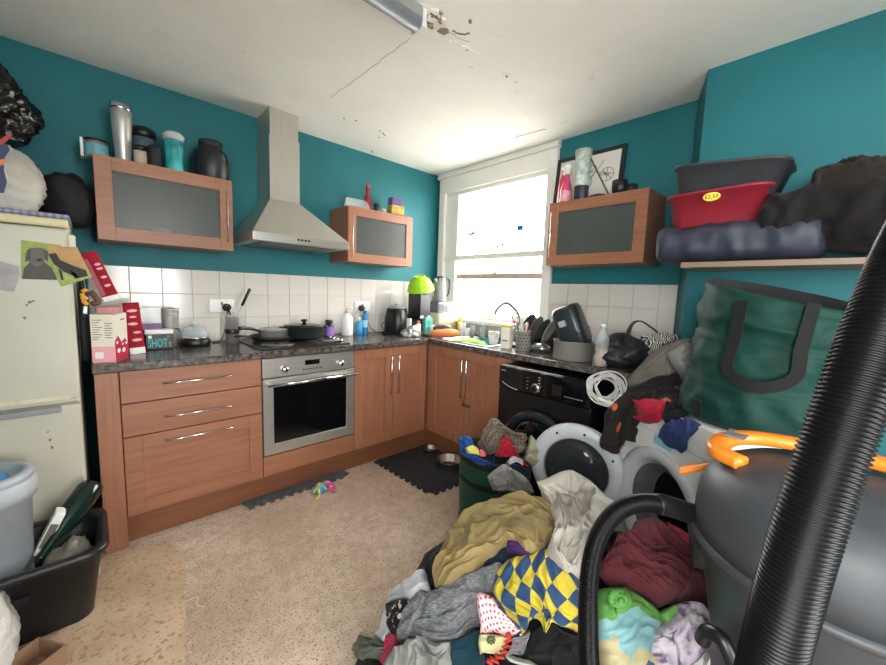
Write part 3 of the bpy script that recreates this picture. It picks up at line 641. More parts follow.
# air fryer
ax_ = X_(397, -.22); AF = thing('air_fryer', 'black air fryer with grey top and upright drawer handle', 'air fryer', (ax_, -.21, TOP), R(18))
loft('body', [rrect(.15, .15, .04, 0), rrect(.17, .17, .05, .02), rrect(.175, .18, .06, .12), rrect(.15, .16, .06, .185), rrect(.13, .14, .05, .20)], BLACKP, AF); loft('top', [rrect(.134, .144, .05, .198), rrect(.11, .12, .05, .218), rrect(.05, .05, .02, .222)], GREYPL, AF)
hd = bx('drawer_handle', .015, .04, -.125, -.085, .03, .125, WHITEPL, AF, bev=.008); lathe('dial', [(0, .222), (.022, .222), (.02, .232), (0, .233)], CHROME, AF, 18)
# corner: coffee machine, colander, kettle on radio on bread bin
kx = X_(419, -.26, 300); CM = thing('coffee_machine', 'black coffee machine in the corner under the green colander', 'coffee machine', (kx, -.25, TOP))
bx('base', -.075, .075, -.09, .09, 0, .03, BLACKP, CM, bev=.006); bx('column', -.07, .07, .01, .09, .03, .13, BLACKM, CM, bev=.005); hdm = bx('head', -.062, .062, -.10, .07, .13, .355, BLACKP, CM, bev=.01)
bx('panel', -.055, -.02, -.104, -.1, .14, .165, WHITEPL, hdm, bev=.001); bx('panel', .025, .06, -.104, -.1, .14, .165, mat('pale screen', 'a9b4bd', .3), hdm, bev=.001)
LIME = mat('lime green plastic', '9fd420', .4, 0, .06)
c0 = on(421, 286, 1, -.25)
CO = thing('colander', 'lime green plastic colander upside down on the coffee machine', 'colander', (c0.x, -.25, TOP + .385), rot=Matrix.Rotation(R(-14), 3, 'Y') @ Matrix.Rotation(R(6), 3, 'X'))
lathe('bowl', [(.122, -.004), (.125, .0), (.118, .006), (.108, .05), (.085, .095), (.055, .115), (.05, .116), (.045, .112), (.08, .09), (.103, .048), (.113, .006)], LIME, CO, 36)
lathe('foot', [(.05, .113), (.05, .128), (.044, .128), (.044, .113)], mat('yellow green plastic', 'b9dc3f', .4), CO, 28); bx('handle', .115, .155, -.03, .03, -.004, .003, LIME, CO, bev=.004)
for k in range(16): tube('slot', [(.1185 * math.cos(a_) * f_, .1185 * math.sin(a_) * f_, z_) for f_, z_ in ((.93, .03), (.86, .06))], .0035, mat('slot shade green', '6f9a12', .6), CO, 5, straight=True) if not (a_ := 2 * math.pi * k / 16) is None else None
rx0, rx1 = X_(430, -.30, 308), X_(455, -.30, 308); rcx = (rx0 + rx1) / 2
BBN = thing('bread_bin', 'cream bread bin in the corner under the grey radio', 'bread bin', (rcx, -.30, TOP)); zr = Zy(442, 313, -.38) - TOP
loft('bin', [rrect(.22, .16, .03, 0), rrect(.24, .18, .03, .02), rrect(.24, .18, .03, zr - .01), rrect(.22, .16, .03, zr)], mat('cream enamel', 'd9cfae', .4), BBN); bx('front_lip', -.09, .09, -.096, -.088, zr * .5, zr * .5 + .012, mat('yellow label', 'd9c34a', .5), BBN)
RAD = thing('radio', 'grey portable radio with round dial on the bread bin', 'radio', (rcx, -.30, TOP + zr)); hr = Zy(442, 302, -.38) - TOP - zr
bx('case', -.115, .115, -.06, .06, .0, hr, mat('silver grey plastic', '75787c', .35), RAD, bev=.012); mesh('dial', *tubevf([Vector((.01, -.06, hr / 2)), Vector((.01, -.068, hr / 2))], .024, 20), WHITEPL, RAD)
mesh('dial_centre', *tubevf([Vector((.01, -.066, hr / 2)), Vector((.01, -.072, hr / 2))], .012, 16), GREYPL, RAD); bx('display', .05, .095, -.063, -.058, hr * .25, hr * .75, mat('pale display', 'd2d6da', .3), RAD); bx('speaker_grille', -.105, -.04, -.063, -.058, hr * .2, hr * .8, mat('dark grille', '55585c', .6), RAD)
KT = thing('kettle', 'tall grey patterned kettle with black handle on the radio', 'kettle', (X_(440, -.29, 290), -.29, TOP + zr + hr)); hk = Zy(440, 277, -.29) - (TOP + zr + hr)
def patmat():
    m, nt, bs = nodes('grey circle pattern'); co = coords(nt, 'Object', (1, 1, 1)); v = tex(nt, 'Voronoi', co, Scale=38.0, Randomness=.2)
    nt.links.new(ramp(nt, v.outputs['Distance'], [(.2, lin('a4a4a2')), (.26, lin('4a4d50')), (.42, lin('6a6d70')), (.48, lin('97989a'))], 'CONSTANT'), bs.inputs['Base Color']); bs.inputs['Roughness'].default_value = .35; return m
lathe('body', [(0, 0), (.06, 0), (.062, .01), (.05, hk * .9), (.046, hk * .97), (0, hk)], patmat(), KT); lathe('lid', [(.047, hk * .965), (.044, hk), (.01, hk + .008), (0, hk + .01)], BLACKP, KT); tube('handle', [(.046, -.01, hk * .92), (.09, -.02, hk * .93), (.1, -.02, hk * .6), (.085, -.02, hk * .3), (.058, -.01, hk * .2)], .008, BLACKP, KT, 10); tube('spout', [(-.05, 0, hk * .8), (-.068, 0, hk * .9)], .014, GREYPL, KT, 10, straight=True)
# things before the stack
tr = thing('serving_tray', 'orange oval tray holding bread near the sink corner', 'tray', (-.37, -.50, TOP), R(-28))
loft('tray', [rrect(.26, .17, .07, 0), rrect(.31, .21, .08, .022), rrect(.315, .215, .08, .025), rrect(.29, .19, .08, .018), rrect(.25, .16, .07, .006)], mat('orange plastic tray', 'cf7a4c', .5), tr)
def lump(name, label, cat, c, rx, ry, rz_, mt, amp=.12, fr=9, seed=0, rot=0, res=(20, 28), group=None, parent=None, zcut=None):
    V = []; F = []; a_, b_ = res
    for i in range(a_ + 1):
        th = math.pi * i / a_
        for k in range(b_):
            ph = 2 * math.pi * k / b_; d = Vector((math.sin(th) * math.cos(ph), math.sin(th) * math.sin(ph), math.cos(th)))
            q = d * 1.0; n_ = noise.noise(q * 1.3 + Vector((seed, 0, 0))) * 1.2 + (1 - 2 * abs(noise.noise(q * fr * .35 + Vector((0, seed, 0))))) * .7 + noise.noise(q * fr + Vector((seed, seed, 0))) * .35
            s = 1 + amp * n_; x, y, z = d.x * rx * s, d.y * ry * s, d.z * rz_ * s
            V.append(Vector((x * math.cos(rot) - y * math.sin(rot), x * math.sin(rot) + y * math.cos(rot), max(z, -rz_ * .75))))
    for i in range(a_):
        for k in range(b_): k2 = (k + 1) % b_; F.append([i * b_ + k, (i + 1) * b_ + k, (i + 1) * b_ + k2, i * b_ + k2])
    z0 = min(v.z for v in V); V = [v - Vector((0, 0, z0)) for v in V]
    if parent is not None: return mesh(name, V, F, mt, parent, at=c)
    return mesh(name, V, F, mt, None, at=c, label=label, cat=cat, group=group)
lump('bread_loaf', 'brown baguette lying on the orange tray', 'bread', (-.34, -.525, TOP + .012), .12, .04, .03, mat('bread crust', 'c98f55', .8, 0, .25, 20), .06, rot=R(-28))
lump('dark_packet', 'dark purple wrapped packet on top of the bread', 'packet', (-.35, -.49, TOP + .045), .075, .04, .028, mat('dark plum wrapper', '3f3340', .4), .2, seed=4, rot=R(-28))
lump('clear_bag', 'crumpled clear plastic bag in front of the coffee machine', 'plastic bag', (X_(412, -.42), -.42, TOP), .075, .05, .045, mat('crumpled foil and film', 'a9a7a2', .2, .5, .35, 30), .35, 12, 7)
def glass(label, x, y, r, h, z=TOP): 
    T = lathe('drinking_glass', [(0, 0), (r * .8, 0), (r, h), (r * .93, h), (r * .74, .008), (0, .008)], CLEAR, None, 20, at=(x, y, z), label=label, cat='glass', group='glasses by the sink'); return T
bottle('squeezy_bottle', 'small white bottle with orange cap before the coffee machine', X_(418, -.36), -.36, [(0, 0), (.022, 0), (.024, .004), (.024, .09), (.012, .10), (0, .1)], WHITEPL, [(.012, .1), (.014, .12), (0, .125)], mat('orange cap', 'e07a3a', .5))
obox('patterned_carton', 'turquoise and coral patterned carton below the colander', 'carton', (X_(427, -.38), -.385, TOP), .07, .05, .15, R(-12), mat('turquoise card', '5fb8a8', .5, 0, .5, 25))
cup('mug', 'white mug with faint pattern behind the orange tray', X_(434, -.42), -.42, TOP, .042, .085, mat('patterned white mug', 'ded8d4', .3, 0, .15, 40), 'mugs by the sink')
glass('clear tumbler right of the orange tray', -.16, -.55, .034, .11); glass('clear tumbler nearest the window sill corner', -.1, -.62, .034, .10); glass('small clear glass between the tray and the sink', -.2, -.645, .028, .075)
glass('upturned clear jar behind the sink', -.12 + .03, -.73, .04, .12)
bottle('washing_up_liquid', 'yellow washing up bottle beside the kettle stack', -.1, -.47, [(0, 0), (.028, 0), (.03, .005), (.03, .12), (.014, .15), (0, .15)], mat('yellow liquid', 'e8d34a', .3), [(.014, .15), (.012, .175), (0, .177)])
lump('green_cloth', 'bright green cloth lying in the sink', 'cloth', (-.36, -.83, .86), .1, .14, .035, mat('bright green sponge cloth', '8fcf4a', .8), .25, 8, 3)
# right hand run
cup('mug', 'plain white mug on the edge beside the sink', -.36, Y_(493.5, -.36, 340), TOP, .04, .095, mat('white glazed mug', 'dcdad6', .25), 'mugs by the sink')
B = obox('carton', 'white carton with yellow top beside the cutlery holder', 'carton', (-.44, Y_(506.5, -.44), TOP), .06, .065, .145, R(10), mat('white carton', 'e2ddd2', .5, 0, .06))
bx('top_flap', -.028, .028, -.03, .03, .145, .165, mat('yellow card', 'd9c53e', .5), B); decal('print', B, rct(-.02, .02, .05, .06), -.03, INK, face='left')
CH = thing('cutlery_holder', 'perforated steel cutlery holder full of utensils', 'cutlery holder', (-.42, Y_(523, -.42), TOP))
lathe('cup', [(0, 0), (.048, 0), (.05, .003), (.05, .13), (.053, .133), (.048, .13), (.047, .005), (0, .004)], SATIN, CH)
for k in range(14):
    for j in range(5): a_ = 2 * math.pi * (k + .5 * (j % 2)) / 14; mesh('hole', *tubevf([Vector((.0495 * math.cos(a_), .0495 * math.sin(a_), .02 + .022 * j)), Vector((.0512 * math.cos(a_), .0512 * math.sin(a_), .02 + .022 * j))], .0045, 8), DARK, CH) if math.cos(a_) < .35 else None
rnd = random.Random(8)
for k, cm in enumerate(['d8d4cf', 'd8d4cf', 'b0aca6', 'c23a3a', 'e0dccf', '6a6a6c']):
    a_ = rnd.uniform(0, 6.28); o_ = Vector((.03 * math.cos(a_), .03 * math.sin(a_), .012)); tube('utensil', [o_, o_ + Vector((math.cos(a_) * .02, math.sin(a_) * .03 + .005, rnd.uniform(.15, .21)))], lambda t, i: .004 + .007 * t ** 4, mat('utensil ' + cm, cm, .4, .3), CH, 8, n=10)
tube('stirrer', [(-.01, .02, .01), (-.02, .055, .15), (-.03, .085, .235)], .0035, mat('grey rod', '77736d', .5), CH, 6); lathe('stirrer_tip', [(0, 0), (.008, .003), (.009, .016), (0, .02)], mat('red silicone', 'd03030', .5), CH, 10, c=(-.024, .066, .18), sx=1.6)
# plates in a rack
PR = thing('dish_rack', 'dish rack full of plates behind the cutlery holder', 'dish rack', (-.22, Y_(533, -.22, 338), TOP), R(0))
lathe_base = bx('rack_tray', -.15, .15, -.15, .14, 0, .02, BLACKM, PR, bev=.004)
pr_y = Y_(533, -.22, 338)
PLM = [mat('dark plate', '3b3b40', .25), mat('grey plate', '77777a', .25), mat('slate plate', '2c3036', .2), mat('white rimmed plate', 'b9b5b0', .25), mat('brown plate', '4a4038', .3)]
for k in range(5):
    c_ = Vector((-.25 + .02 * k, pr_y + .075 - .045 * k, TOP + .024)); rr = .115 - .006 * (k % 3)
    A_ = axes((1, .15, 0), (.0, -.28 - .06 * k, 1)); n_ = A_.col[2]
    V, F = lathevf([(0, 0), (rr * .6, 0), (rr, .014), (rr, .018), (rr * .6, .005), (0, .005)], 36); V = [c_ + A_.col[1] * rr + A_ @ Vector(v) for v in V]
    mesh('plate', V, F, PLM[k], label=('dark plate nearest the tap in the dish rack', 'grey plate second from the tap in the dish rack', 'slate plate in the middle of the dish rack', 'pale rimmed plate fourth from the tap in the rack', 'brown plate leaning at the right end of the rack')[k], cat='plate', group='plates in the dish rack')
lump('glass_bowl', 'shiny steel bowl lying beside the pot', 'bowl', (-.36, Y_(540, -.36), TOP), .06, .075, .035, mat('wet steel', 'a5a7aa', .2, .8, .2), .03, 3, 2)
# pot with upturned black tub
pcy = Y_(572, -.45, 350); PT = thing('stock_pot', 'wide steel pot on the worktop holding an upturned black tub', 'pot', (-.44, pcy, TOP))
lathe('pot', [(0, 0), (.108, 0), (.114, .006), (.114, .105), (.119, .108), (.112, .106), (.11, .008), (0, .006)], SATIN, PT, 40)
TB = thing('plastic_tub', 'black plastic tub tipped upside down in the steel pot', 'tub', (-.405, pcy - .02, TOP + .075), rot=Matrix.Rotation(R(-20), 3, 'X') @ Matrix.Rotation(R(-10), 3, 'Y') @ Matrix.Rotation(R(12), 3, 'Z'))
BT = mat('dark slate plastic', '24282e', .3, 0, .1)
loft('tub', [rrect(.15, .12, .03, 0), rrect(.17, .14, .035, .03), rrect(.165, .14, .04, .20), rrect(.145, .12, .045, .222), rrect(.10, .08, .03, .226)], BT, TB)
loft('rim', [rrect(.172, .142, .035, .07), rrect(.176, .146, .035, .078), rrect(.172, .142, .03, .086)], BT, TB, cap0=False, cap1=False); bx('sticker', -.102, -.085, .0, .035, .13, .16, mat('pale sticker', '9aa0a6', .5), TB, bev=0)
PB = thing('drink_bottle', 'clear plastic bottle with peach drink beside the steel pot', 'bottle', (-.52, Y_(600.5, -.52, 365), TOP))
lathe('body', [(0, 0), (.032, 0), (.036, .006), (.036, .06), (.032, .075), (.036, .09), (.036, .15), (.026, .18), (.014, .2), (.013, .215), (0, .215)], glassy('clear bottle', lin('e8eef0'), .3, .06), PB); lathe('drink', [(0, .004), (.033, .006), (.034, .06), (.03, .075), (.034, .088), (.034, .1), (0, .1)], mat('peach drink', 'c99a72', .3), PB); lathe('cap', [(.015, .215), (.015, .232), (0, .233)], WHITEPL, PB, 16)

# ------------------------------------------------------------------ on the left wall cabinet
ZT = 1.8935
cup_y = -.17
T = thing('travel_mug', 'tall tapered steel travel mug on the left wall cabinet', 'travel mug', (X_(123, -.2, 150), -.2, ZT))
lathe('body', [(0, 0), (.030, 0), (.032, .004), (.042, .2), (.045, .262), (0, .262)], mat('milky steel', 'c4c4bf', .35, .5, .06), T); lathe('lid', [(.046, .26), (.047, .268), (.044, .288), (0, .29)], CHROME, T)
lx = X_(96, -.2, 140); T = thing('food_tin', 'short round tin with blue label on the left wall cabinet', 'tin', (lx, -.17, ZT)); lathe('tin', [(0, 0), (.045, 0), (.046, .002), (.046, .088), (0, .088)], STEEL, T); lathe('label_band', [(.0463, .012), (.0465, .014), (.0465, .07), (.0463, .072)], mat('blue tin label', '6fa9b5', .5, 0, .25, 20), T); lathe('lid', [(.047, .084), (.047, .094), (0, .096)], BLACKP, T)
bx('white_carton', lx - .06, lx - .048, -.2, -.12, ZT, ZT + .09, WHC, label='small white card on the far left of the wall cabinet', cat='card')
x_ = X_(145, -.15, 150)
T = thing('shaker_bottle', 'dark shaker bottle with black lid behind the travel mug', 'bottle', (x_ + .0, -.11, ZT)); lathe('body', [(0, 0), (.04, 0), (.046, .13), (0, .13)], mat('dusky blue plastic', '5b6d78', .35), T); lathe('lid', [(.049, .128), (.051, .15), (.045, .165), (.02, .175), (0, .176)], BLACKP, T)
T = thing('small_jar', 'short jar with pale label and dark lid behind the travel mug', 'jar', (X_(141, -.22, 160), -.225, ZT)); lathe('body', [(0, 0), (.027, 0), (.028, .06), (0, .06)], mat('cream label jar', 'c9b7a3', .5), T); lathe('lid', [(.029, .058), (.029, .08), (0, .082)], BLACKP, T)
T = thing('small_bottle', 'small black flask between the travel mug and the blue bottle', 'flask', (X_(154, -.24, 160), -.245, ZT)); lathe('body', [(0, 0), (.028, 0), (.03, .01), (.03, .07), (.022, .088), (0, .095)], BLACKM, T)
T = thing('water_bottle', 'turquoise and clear bottle with grey lid on the wall cabinet', 'bottle', (X_(174, -.2, 150), -.2, ZT)); lathe('body', [(0, 0), (.034, 0), (.038, .02), (.034, .06), (.038, .1), (.036, .14), (0, .14)], mat('turquoise bottle', '3fb3b5', .25, 0, .5, 12), T); lathe('lid', [(.042, .138), (.044, .158), (.03, .17), (0, .172)], mat('frosted grey lid', 'b9bdb8', .4), T)
T = thing('protein_jar', 'big black jar with screw lid on the wall cabinet', 'jar', (X_(211, -.17, 160), -.17, ZT)); lathe('body', [(0, 0), (.082, 0), (.09, .01), (.09, .11), (.08, .145), (.058, .165), (.055, .17), (0, .17)], mat('satin black tub', '1d2022', .4), T, 36); lathe('lid', [(.058, .168), (.06, .17), (.06, .198), (0, .2)], BLACKM, T)
# on the middle wall cabinet
T = thing('storage_box', 'clear plastic food box tipped on the middle wall cabinet', 'food box', (X_(356, -.18, 205), -.16, ZT), rot=Matrix.Rotation(R(62), 3, 'X')); loft('tub', [rrect(.17, .11, .03, .0), rrect(.19, .13, .035, .055), rrect(.2, .14, .035, .058), rrect(.18, .12, .03, .05), rrect(.16, .1, .03, .004)], CLEAR, T)
bx('paper', X_(345, -.2, 208), X_(372, -.2, 208), -.26, -.17, ZT, ZT + .006, WHC, label='white papers under the clear food box', cat='paper')
bottle('sauce_bottle', 'slim dark red bottle on the middle wall cabinet', X_(368, -.13, 200), -.12, [(0, 0), (.03, 0), (.032, .006), (.032, .1), (.014, .14), (.013, .185), (0, .185)], mat('dark red glass', '8c2230', .25), [(.015, .183), (.015, .21), (0, .212)], mat('red cap', 'a52838', .4), z=ZT)
bottle('spice_jar', 'small dark jar next to the red bottle on the middle cabinet', X_(377, -.16, 205), -.16, [(0, 0), (.023, 0), (.024, .07), (0, .07)], mat('dark olive jar', '3b3f30', .3), [(.025, .068), (.025, .085), (0, .086)], BLACKP, z=ZT)
bottle('spice_jar', 'small pale blue jar right of the dark jar on the middle cabinet', X_(384, -.15, 205), -.14, [(0, 0), (.02, 0), (.021, .05), (0, .05)], mat('pale blue glass jar', '9fc6c9', .3), [(.022, .048), (.022, .06), (0, .061)], WHITEPL, z=ZT)
tb = X_(396, -.15, 210); obox('chocolate_box', 'flat brown box under the tins on the middle cabinet', 'box', (tb + .01, -.15, ZT), .20, .13, .028, R(-4), mat('brown checked card', '7a4a33', .5, 0, .5, 45))
obox('tea_tin', 'yellow patterned tin on the flat brown box', 'tin', (tb - .005, -.15, ZT + .0285), .12, .09, .075, R(-8), mat('yellow patterned tin', 'b9a24a', .4, 0, .3, 25), .004)
obox('tea_tin', 'purple tin on top of the yellow tin', 'tin', (tb - .01, -.15, ZT + .104), .10, .075, .065, R(-5), mat('purple tin', '5f5088', .4, 0, .15), .004)
# on the right wall cabinet
fy = -.08
PF = thing('framed_picture', 'black framed bicycle drawing leaning on the wall above the cabinet', 'picture', (-.06, -1.56, ZT), rot=Matrix.Rotation(R(7), 3, 'Y'))
y0, y1, h_ = .245, -.235, .375
for q in (boxvf(-.01, .01, y1, y0, 0, .025), boxvf(-.01, .01, y1, y0, h_ - .025, h_), boxvf(-.01, .01, y1, y1 + .025, .025, h_ - .025), boxvf(-.01, .01, y0 - .025, y0, .025, h_ - .025)): mesh('frame_side', *q, BLACKM, PF, smooth=False)
bx('print_sheet', -.004, .004, y1 + .02, y0 - .02, .02, h_ - .02, mat('white paper print', 'dcd9d2', .5, 0, .02), PF, bev=0)
def ringvf(cy_, cz_, r_, w2=.0016): return tubevf([Vector((-.005, cy_ + r_ * math.cos(t), cz_ + r_ * math.sin(t))) for t in [2 * math.pi * k / 24 for k in range(24)]], w2, 5, True)
dr = [ringvf(-.13, .2, .045), ringvf(-.13, .2, .012), ringvf(.02, .17, .05), ringvf(-.03, .26, .02)]
for a_, b_ in (((-.13, .2), (-.05, .23)), ((-.05, .23), (.02, .17)), ((-.03, .26), (.02, .17)), ((-.13, .2), (-.1, .22)), ((-.1, .3), (.05, .1)), ((-.13, .155), (-.13, .245)), ((-.175, .2), (-.085, .2)), ((-.16, .17), (-.1, .23)), ((.05, .24), (-.05, .23))): dr.append(tubevf([Vector((-.005, *a_)), Vector((-.005, *b_))], .0016, 5))
mesh('line_drawing', *join(*dr), mat('black ink line', '3a3a3c', .7), PF)
def xb(u, X): return on(u, 195, 0, X).y
bottle('fabric_softener', 'pink trigger bottle with white label on the right wall cabinet', -.17, xb(566, -.17), [(0, 0), (.036, 0), (.04, .008), (.04, .09), (.028, .13), (.016, .165), (.014, .18), (0, .18)], mat('pink bottle', 'd6457a', .35), [(.02, .18), (.018, .205), (.03, .215), (.02, .235), (0, .237)], WHITEPL, [(.0405, .02), (.0407, .022), (.0407, .08), (.0405, .082)], mat('pinkish label', 'e0a5b0', .5, 0, .2, 30), z=ZT, sy=.7)
bottle('fabric_softener', 'pink red bottle half hidden behind the trigger bottle', -.1, xb(563, -.1), [(0, 0), (.034, 0), (.036, .006), (.036, .15), (.02, .19), (0, .19)], mat('red pink bottle', 'c93a52', .35), [(.018, .188), (.018, .22), (0, .222)], mat('coral cap', 'e58a80', .4), z=ZT, sy=.7)
T = bottle('patterned_tumbler', 'tall frosted tumbler with grey green leaf pattern on the cabinet', -.17, xb(581, -.17), [(0, 0), (.036, 0), (.037, .004), (.046, .29), (.043, .29), (.035, .008), (0, .008)], mat('frosted leaf pattern', 'b9c6bf', .4, 0, .45, 30), None, None, [(.0375, .0), (.0385, .004), (.0405, .09), (.04, .095)], mat('navy tumbler base', '2c3142', .4), z=ZT)
V, F = tubevf([Vector((-.21, xb(589, -.2), ZT + .26)), Vector((-.23, xb(609, -.23), ZT + .01))], .005, 8); mesh('paint_brush', V, F, mat('brown stick', '5c4a42', .6), label='thin brown stick leaning against the tumbler', cat='stick')
lump('dark_pouch', 'small dark pouch lying beside the tumbler on the cabinet', 'pouch', (-.2, xb(597, -.2), ZT), .035, .06, .02, BLACKM, .15, 5, 9)
cup('black_mug', 'black mug on the right wall cabinet before the picture', -.2, xb(619, -.2), ZT, .04, .08, BLACKP, 'black mugs on the cabinet'); cup('black_mug', 'smaller dark mug at the right end of the wall cabinet', -.15, xb(630, -.15), ZT, .033, .05, BLACKM, 'black mugs on the cabinet')

# ------------------------------------------------------------------ fridge and left corner
FY = -.62; FRX = -2.605
FG = thing('fridge_freezer', 'dirty cream fridge freezer beside the end panel', 'fridge', (-2.88, -.3, 0), local=False)
def fridgemat():
    m, nt, bs = nodes('stained cream enamel'); co = coords(nt); n = tex(nt, 'Noise', co, Scale=2.5, Detail=5.0); n2 = tex(nt, 'Noise', coords(nt, 'Object', (9, 9, 4)), Scale=1.8, Detail=6.0, Roughness=.7)
    c = ramp(nt, n.outputs[0], [(.35, lin('bdb8a6')), (.65, lin('cac6b6'))]); c = mix(nt, ramp(nt, n2.outputs[0], [(.66, (0,) * 3), (.74, (.7,) * 3)]), c, lin('8a6a48'))
    nt.links.new(c, bs.inputs['Base Color']); bs.inputs['Roughness'].default_value = .35; return m
FM = fridgemat()
bx('cabinet', -3.15, FRX, FY + .055, -.03, .03, 1.50, ENAMEL, FG, bev=.01); bx('plinth', -3.13, FRX - .02, FY + .07, -.05, 0, .03, DARK, FG, bev=0)
d = bx('fridge_door', -3.15, FRX, FY, FY + .05, .775, 1.492, FM, FG, bev=.012); bx('door_handle', -3.1, FRX - .03, FY - .01, FY + .01, .778, .80, mat('cream trim', 'd2caae', .4), d, bev=.004)
d = bx('freezer_door', -3.15, FRX, FY, FY + .05, .05, .755, FM, FG, bev=.012); bx('door_handle', -3.1, FRX - .06, FY - .012, FY + .01, .728, .752, GREYPL, d, bev=.004)
bx('top_trim', -3.15, FRX, FY + .0, -.03, 1.495, 1.53, mat('yellowed trim', 'd8cba0', .4), FG, bev=.008); bx('hinge', FRX - .005, FRX + .018, FY - .003, FY + .045, 1.40, 1.47, mat('yellowed cap', 'd9d3bc', .4), FG, bev=.006)
STN = mat('brown stain', '8a6d4d', .8)
rnd = random.Random(12)
for (u, v, s) in ((30, 302, .006), (27, 305, .004), (33, 301, .004), (25, 318, .005), (50, 440, .005), (52, 447, .006), (48, 432, .004), (15, 470, .004), (30, 480, .004)):
    c_ = on(u, v, 1, FY); flat('stain', [(c_.x + s * rnd.uniform(.5, 1.6) * math.cos(a_), FY, c_.z + s * rnd.uniform(.6, 1.6) * math.sin(a_)) for a_ in [2 * math.pi * k / 7 for k in range(7)]], (0, -1, 0), .0008, STN, FG)
def plane_pts(pix, y): return [on(u, v, 1, y) for u, v in pix]
# snapshots of dogs
S1 = thing('dog_photo', 'photo of a grey dog facing forward stuck on the fridge', 'photo', on(40, 262, 1, FY - .003), local=False)
GRS = mat('print grass green', '93a045', .5, 0, .25, 30); DOG = mat('print dark grey dog', '3d3836', .5, 0, .25, 25); DOG2 = mat('print mid grey dog', '5c5550', .5, 0, .2, 25); TAN = mat('print tan path', 'b98a4c', .5, 0, .2, 20)
flat('paper', plane_pts([(21, 240), (61, 245), (58, 280), (21, 279)], FY - .001), (0, -1, 0), .0015, GRS, S1)
flat('print', plane_pts([(22, 279), (24, 268), (30, 262), (44, 262), (55, 270), (57, 280)], FY - .0026), (0, -1, 0), .0003, DOG, S1); flat('print', plane_pts([(29, 262), (27, 252), (30, 248), (42, 248), (47, 252), (44, 264), (36, 267)], FY - .003), (0, -1, 0), .0003, DOG2, S1)
flat('print', plane_pts([(27, 250), (31, 248), (30, 260), (25, 262)], FY - .0034), (0, -1, 0), .0003, DOG, S1); flat('print', plane_pts([(43, 249), (48, 251), (48, 262), (45, 259)], FY - .0034), (0, -1, 0), .0003, DOG, S1); flat('print', plane_pts(ell(39, 260, 3, 1.6, 10), FY - .0036), (0, -1, 0), .0003, BLACKM, S1)
S2 = thing('dog_photo', 'tilted photo of a black dog lying on grass on the fridge', 'photo', on(70, 265, 1, FY - .008), local=False)
flat('paper', plane_pts([(46, 246), (77, 247), (92, 277), (61, 287)], FY - .006), (0, -1, 0), .0015, TAN, S2); flat('print', plane_pts([(52, 262), (57, 266), (88, 270), (92, 277), (61, 287), (50, 264)], FY - .0076), (0, -1, 0), .0003, GRS, S2)
for q in ([(48, 254), (56, 253), (60, 260), (74, 266), (86, 270), (88, 276), (78, 278), (64, 272), (54, 264)], [(58, 268), (62, 271), (64, 280), (61, 280)], [(70, 270), (74, 272), (79, 278), (75, 279)]): flat('print', plane_pts(q, FY - .0082), (0, -1, 0), .0003, BLACKM, S2)
flat('paper_note', plane_pts([(-12, 258), (18, 266), (20, 274), (14, 292), (-12, 288)], FY - .001), (0, -1, 0), .002, mat('grey printed paper', 'a8a2a4', .6, 0, .2, 20), None, label='grey torn paper note on the fridge door', cat='paper')
KR = thing('hanging_toy', 'orange and brown soft toy hanging by the fridge edge with white tag', 'toy', on(86, 297, 1, FY - .03), local=False)
oc = on(85, 297, 1, FY - .03); ORG = mat('orange felt', 'e09a3e', .9)
for q in (((82, 292), (87, 289)), ((81, 297), (88, 299)), ((83, 301), (88, 305)), ((82, 293), (84, 302))): tube('arm', [on(*q[0], 1, FY - .03), on(*q[1], 1, FY - .03)], .008, ORG, KR, 8, straight=True)
tube('strap', [on(90, 292, 1, FY - .025), on(95, 296, 1, FY - .02), on(98, 302, 1, FY - .02), on(92, 304, 1, FY - .03)], .012, mat('brown leather', '5a4033', .6), KR, 8); flat('tag', plane_pts([(84, 306), (87.5, 307), (87, 314), (83, 313)], FY - .03), (0, -1, 0), .002, WHC, KR)
tube('hook', [on(86, 289, 1, FY - .02), on(84, 280, 1, FY - .005), on(84, 274, 1, FY + .002)], .0015, CHROME, KR, 5)
# on the fridge
def gridcloth():
    m, nt, bs = nodes('blue checked oilcloth'); co = coords(nt, 'Object', (1, 1, 1)); a1 = tex(nt, 'Wave', co, Scale=14.0, bands_direction='X'); b1 = tex(nt, 'Wave', co, Scale=14.0, bands_direction='Y')
    c = mix(nt, ramp(nt, a1.outputs[0], [(.5, (0,) * 3), (.6, (.6,) * 3)]), lin('d6d3d6'), lin('5f6690')); c = mix(nt, ramp(nt, b1.outputs[0], [(.5, (0,) * 3), (.6, (.6,) * 3)]), c, lin('4c5380')); nt.links.new(c, bs.inputs['Base Color']); bs.inputs['Roughness'].default_value = .6; return m
OC = gridcloth()
bx('table_cover', -3.16, FRX + .006, FY - .006, -.1, 1.5305, 1.549, OC, label='blue and white checked cloth folded on top of the fridge', cat='cloth', bev=.008, smooth=True)
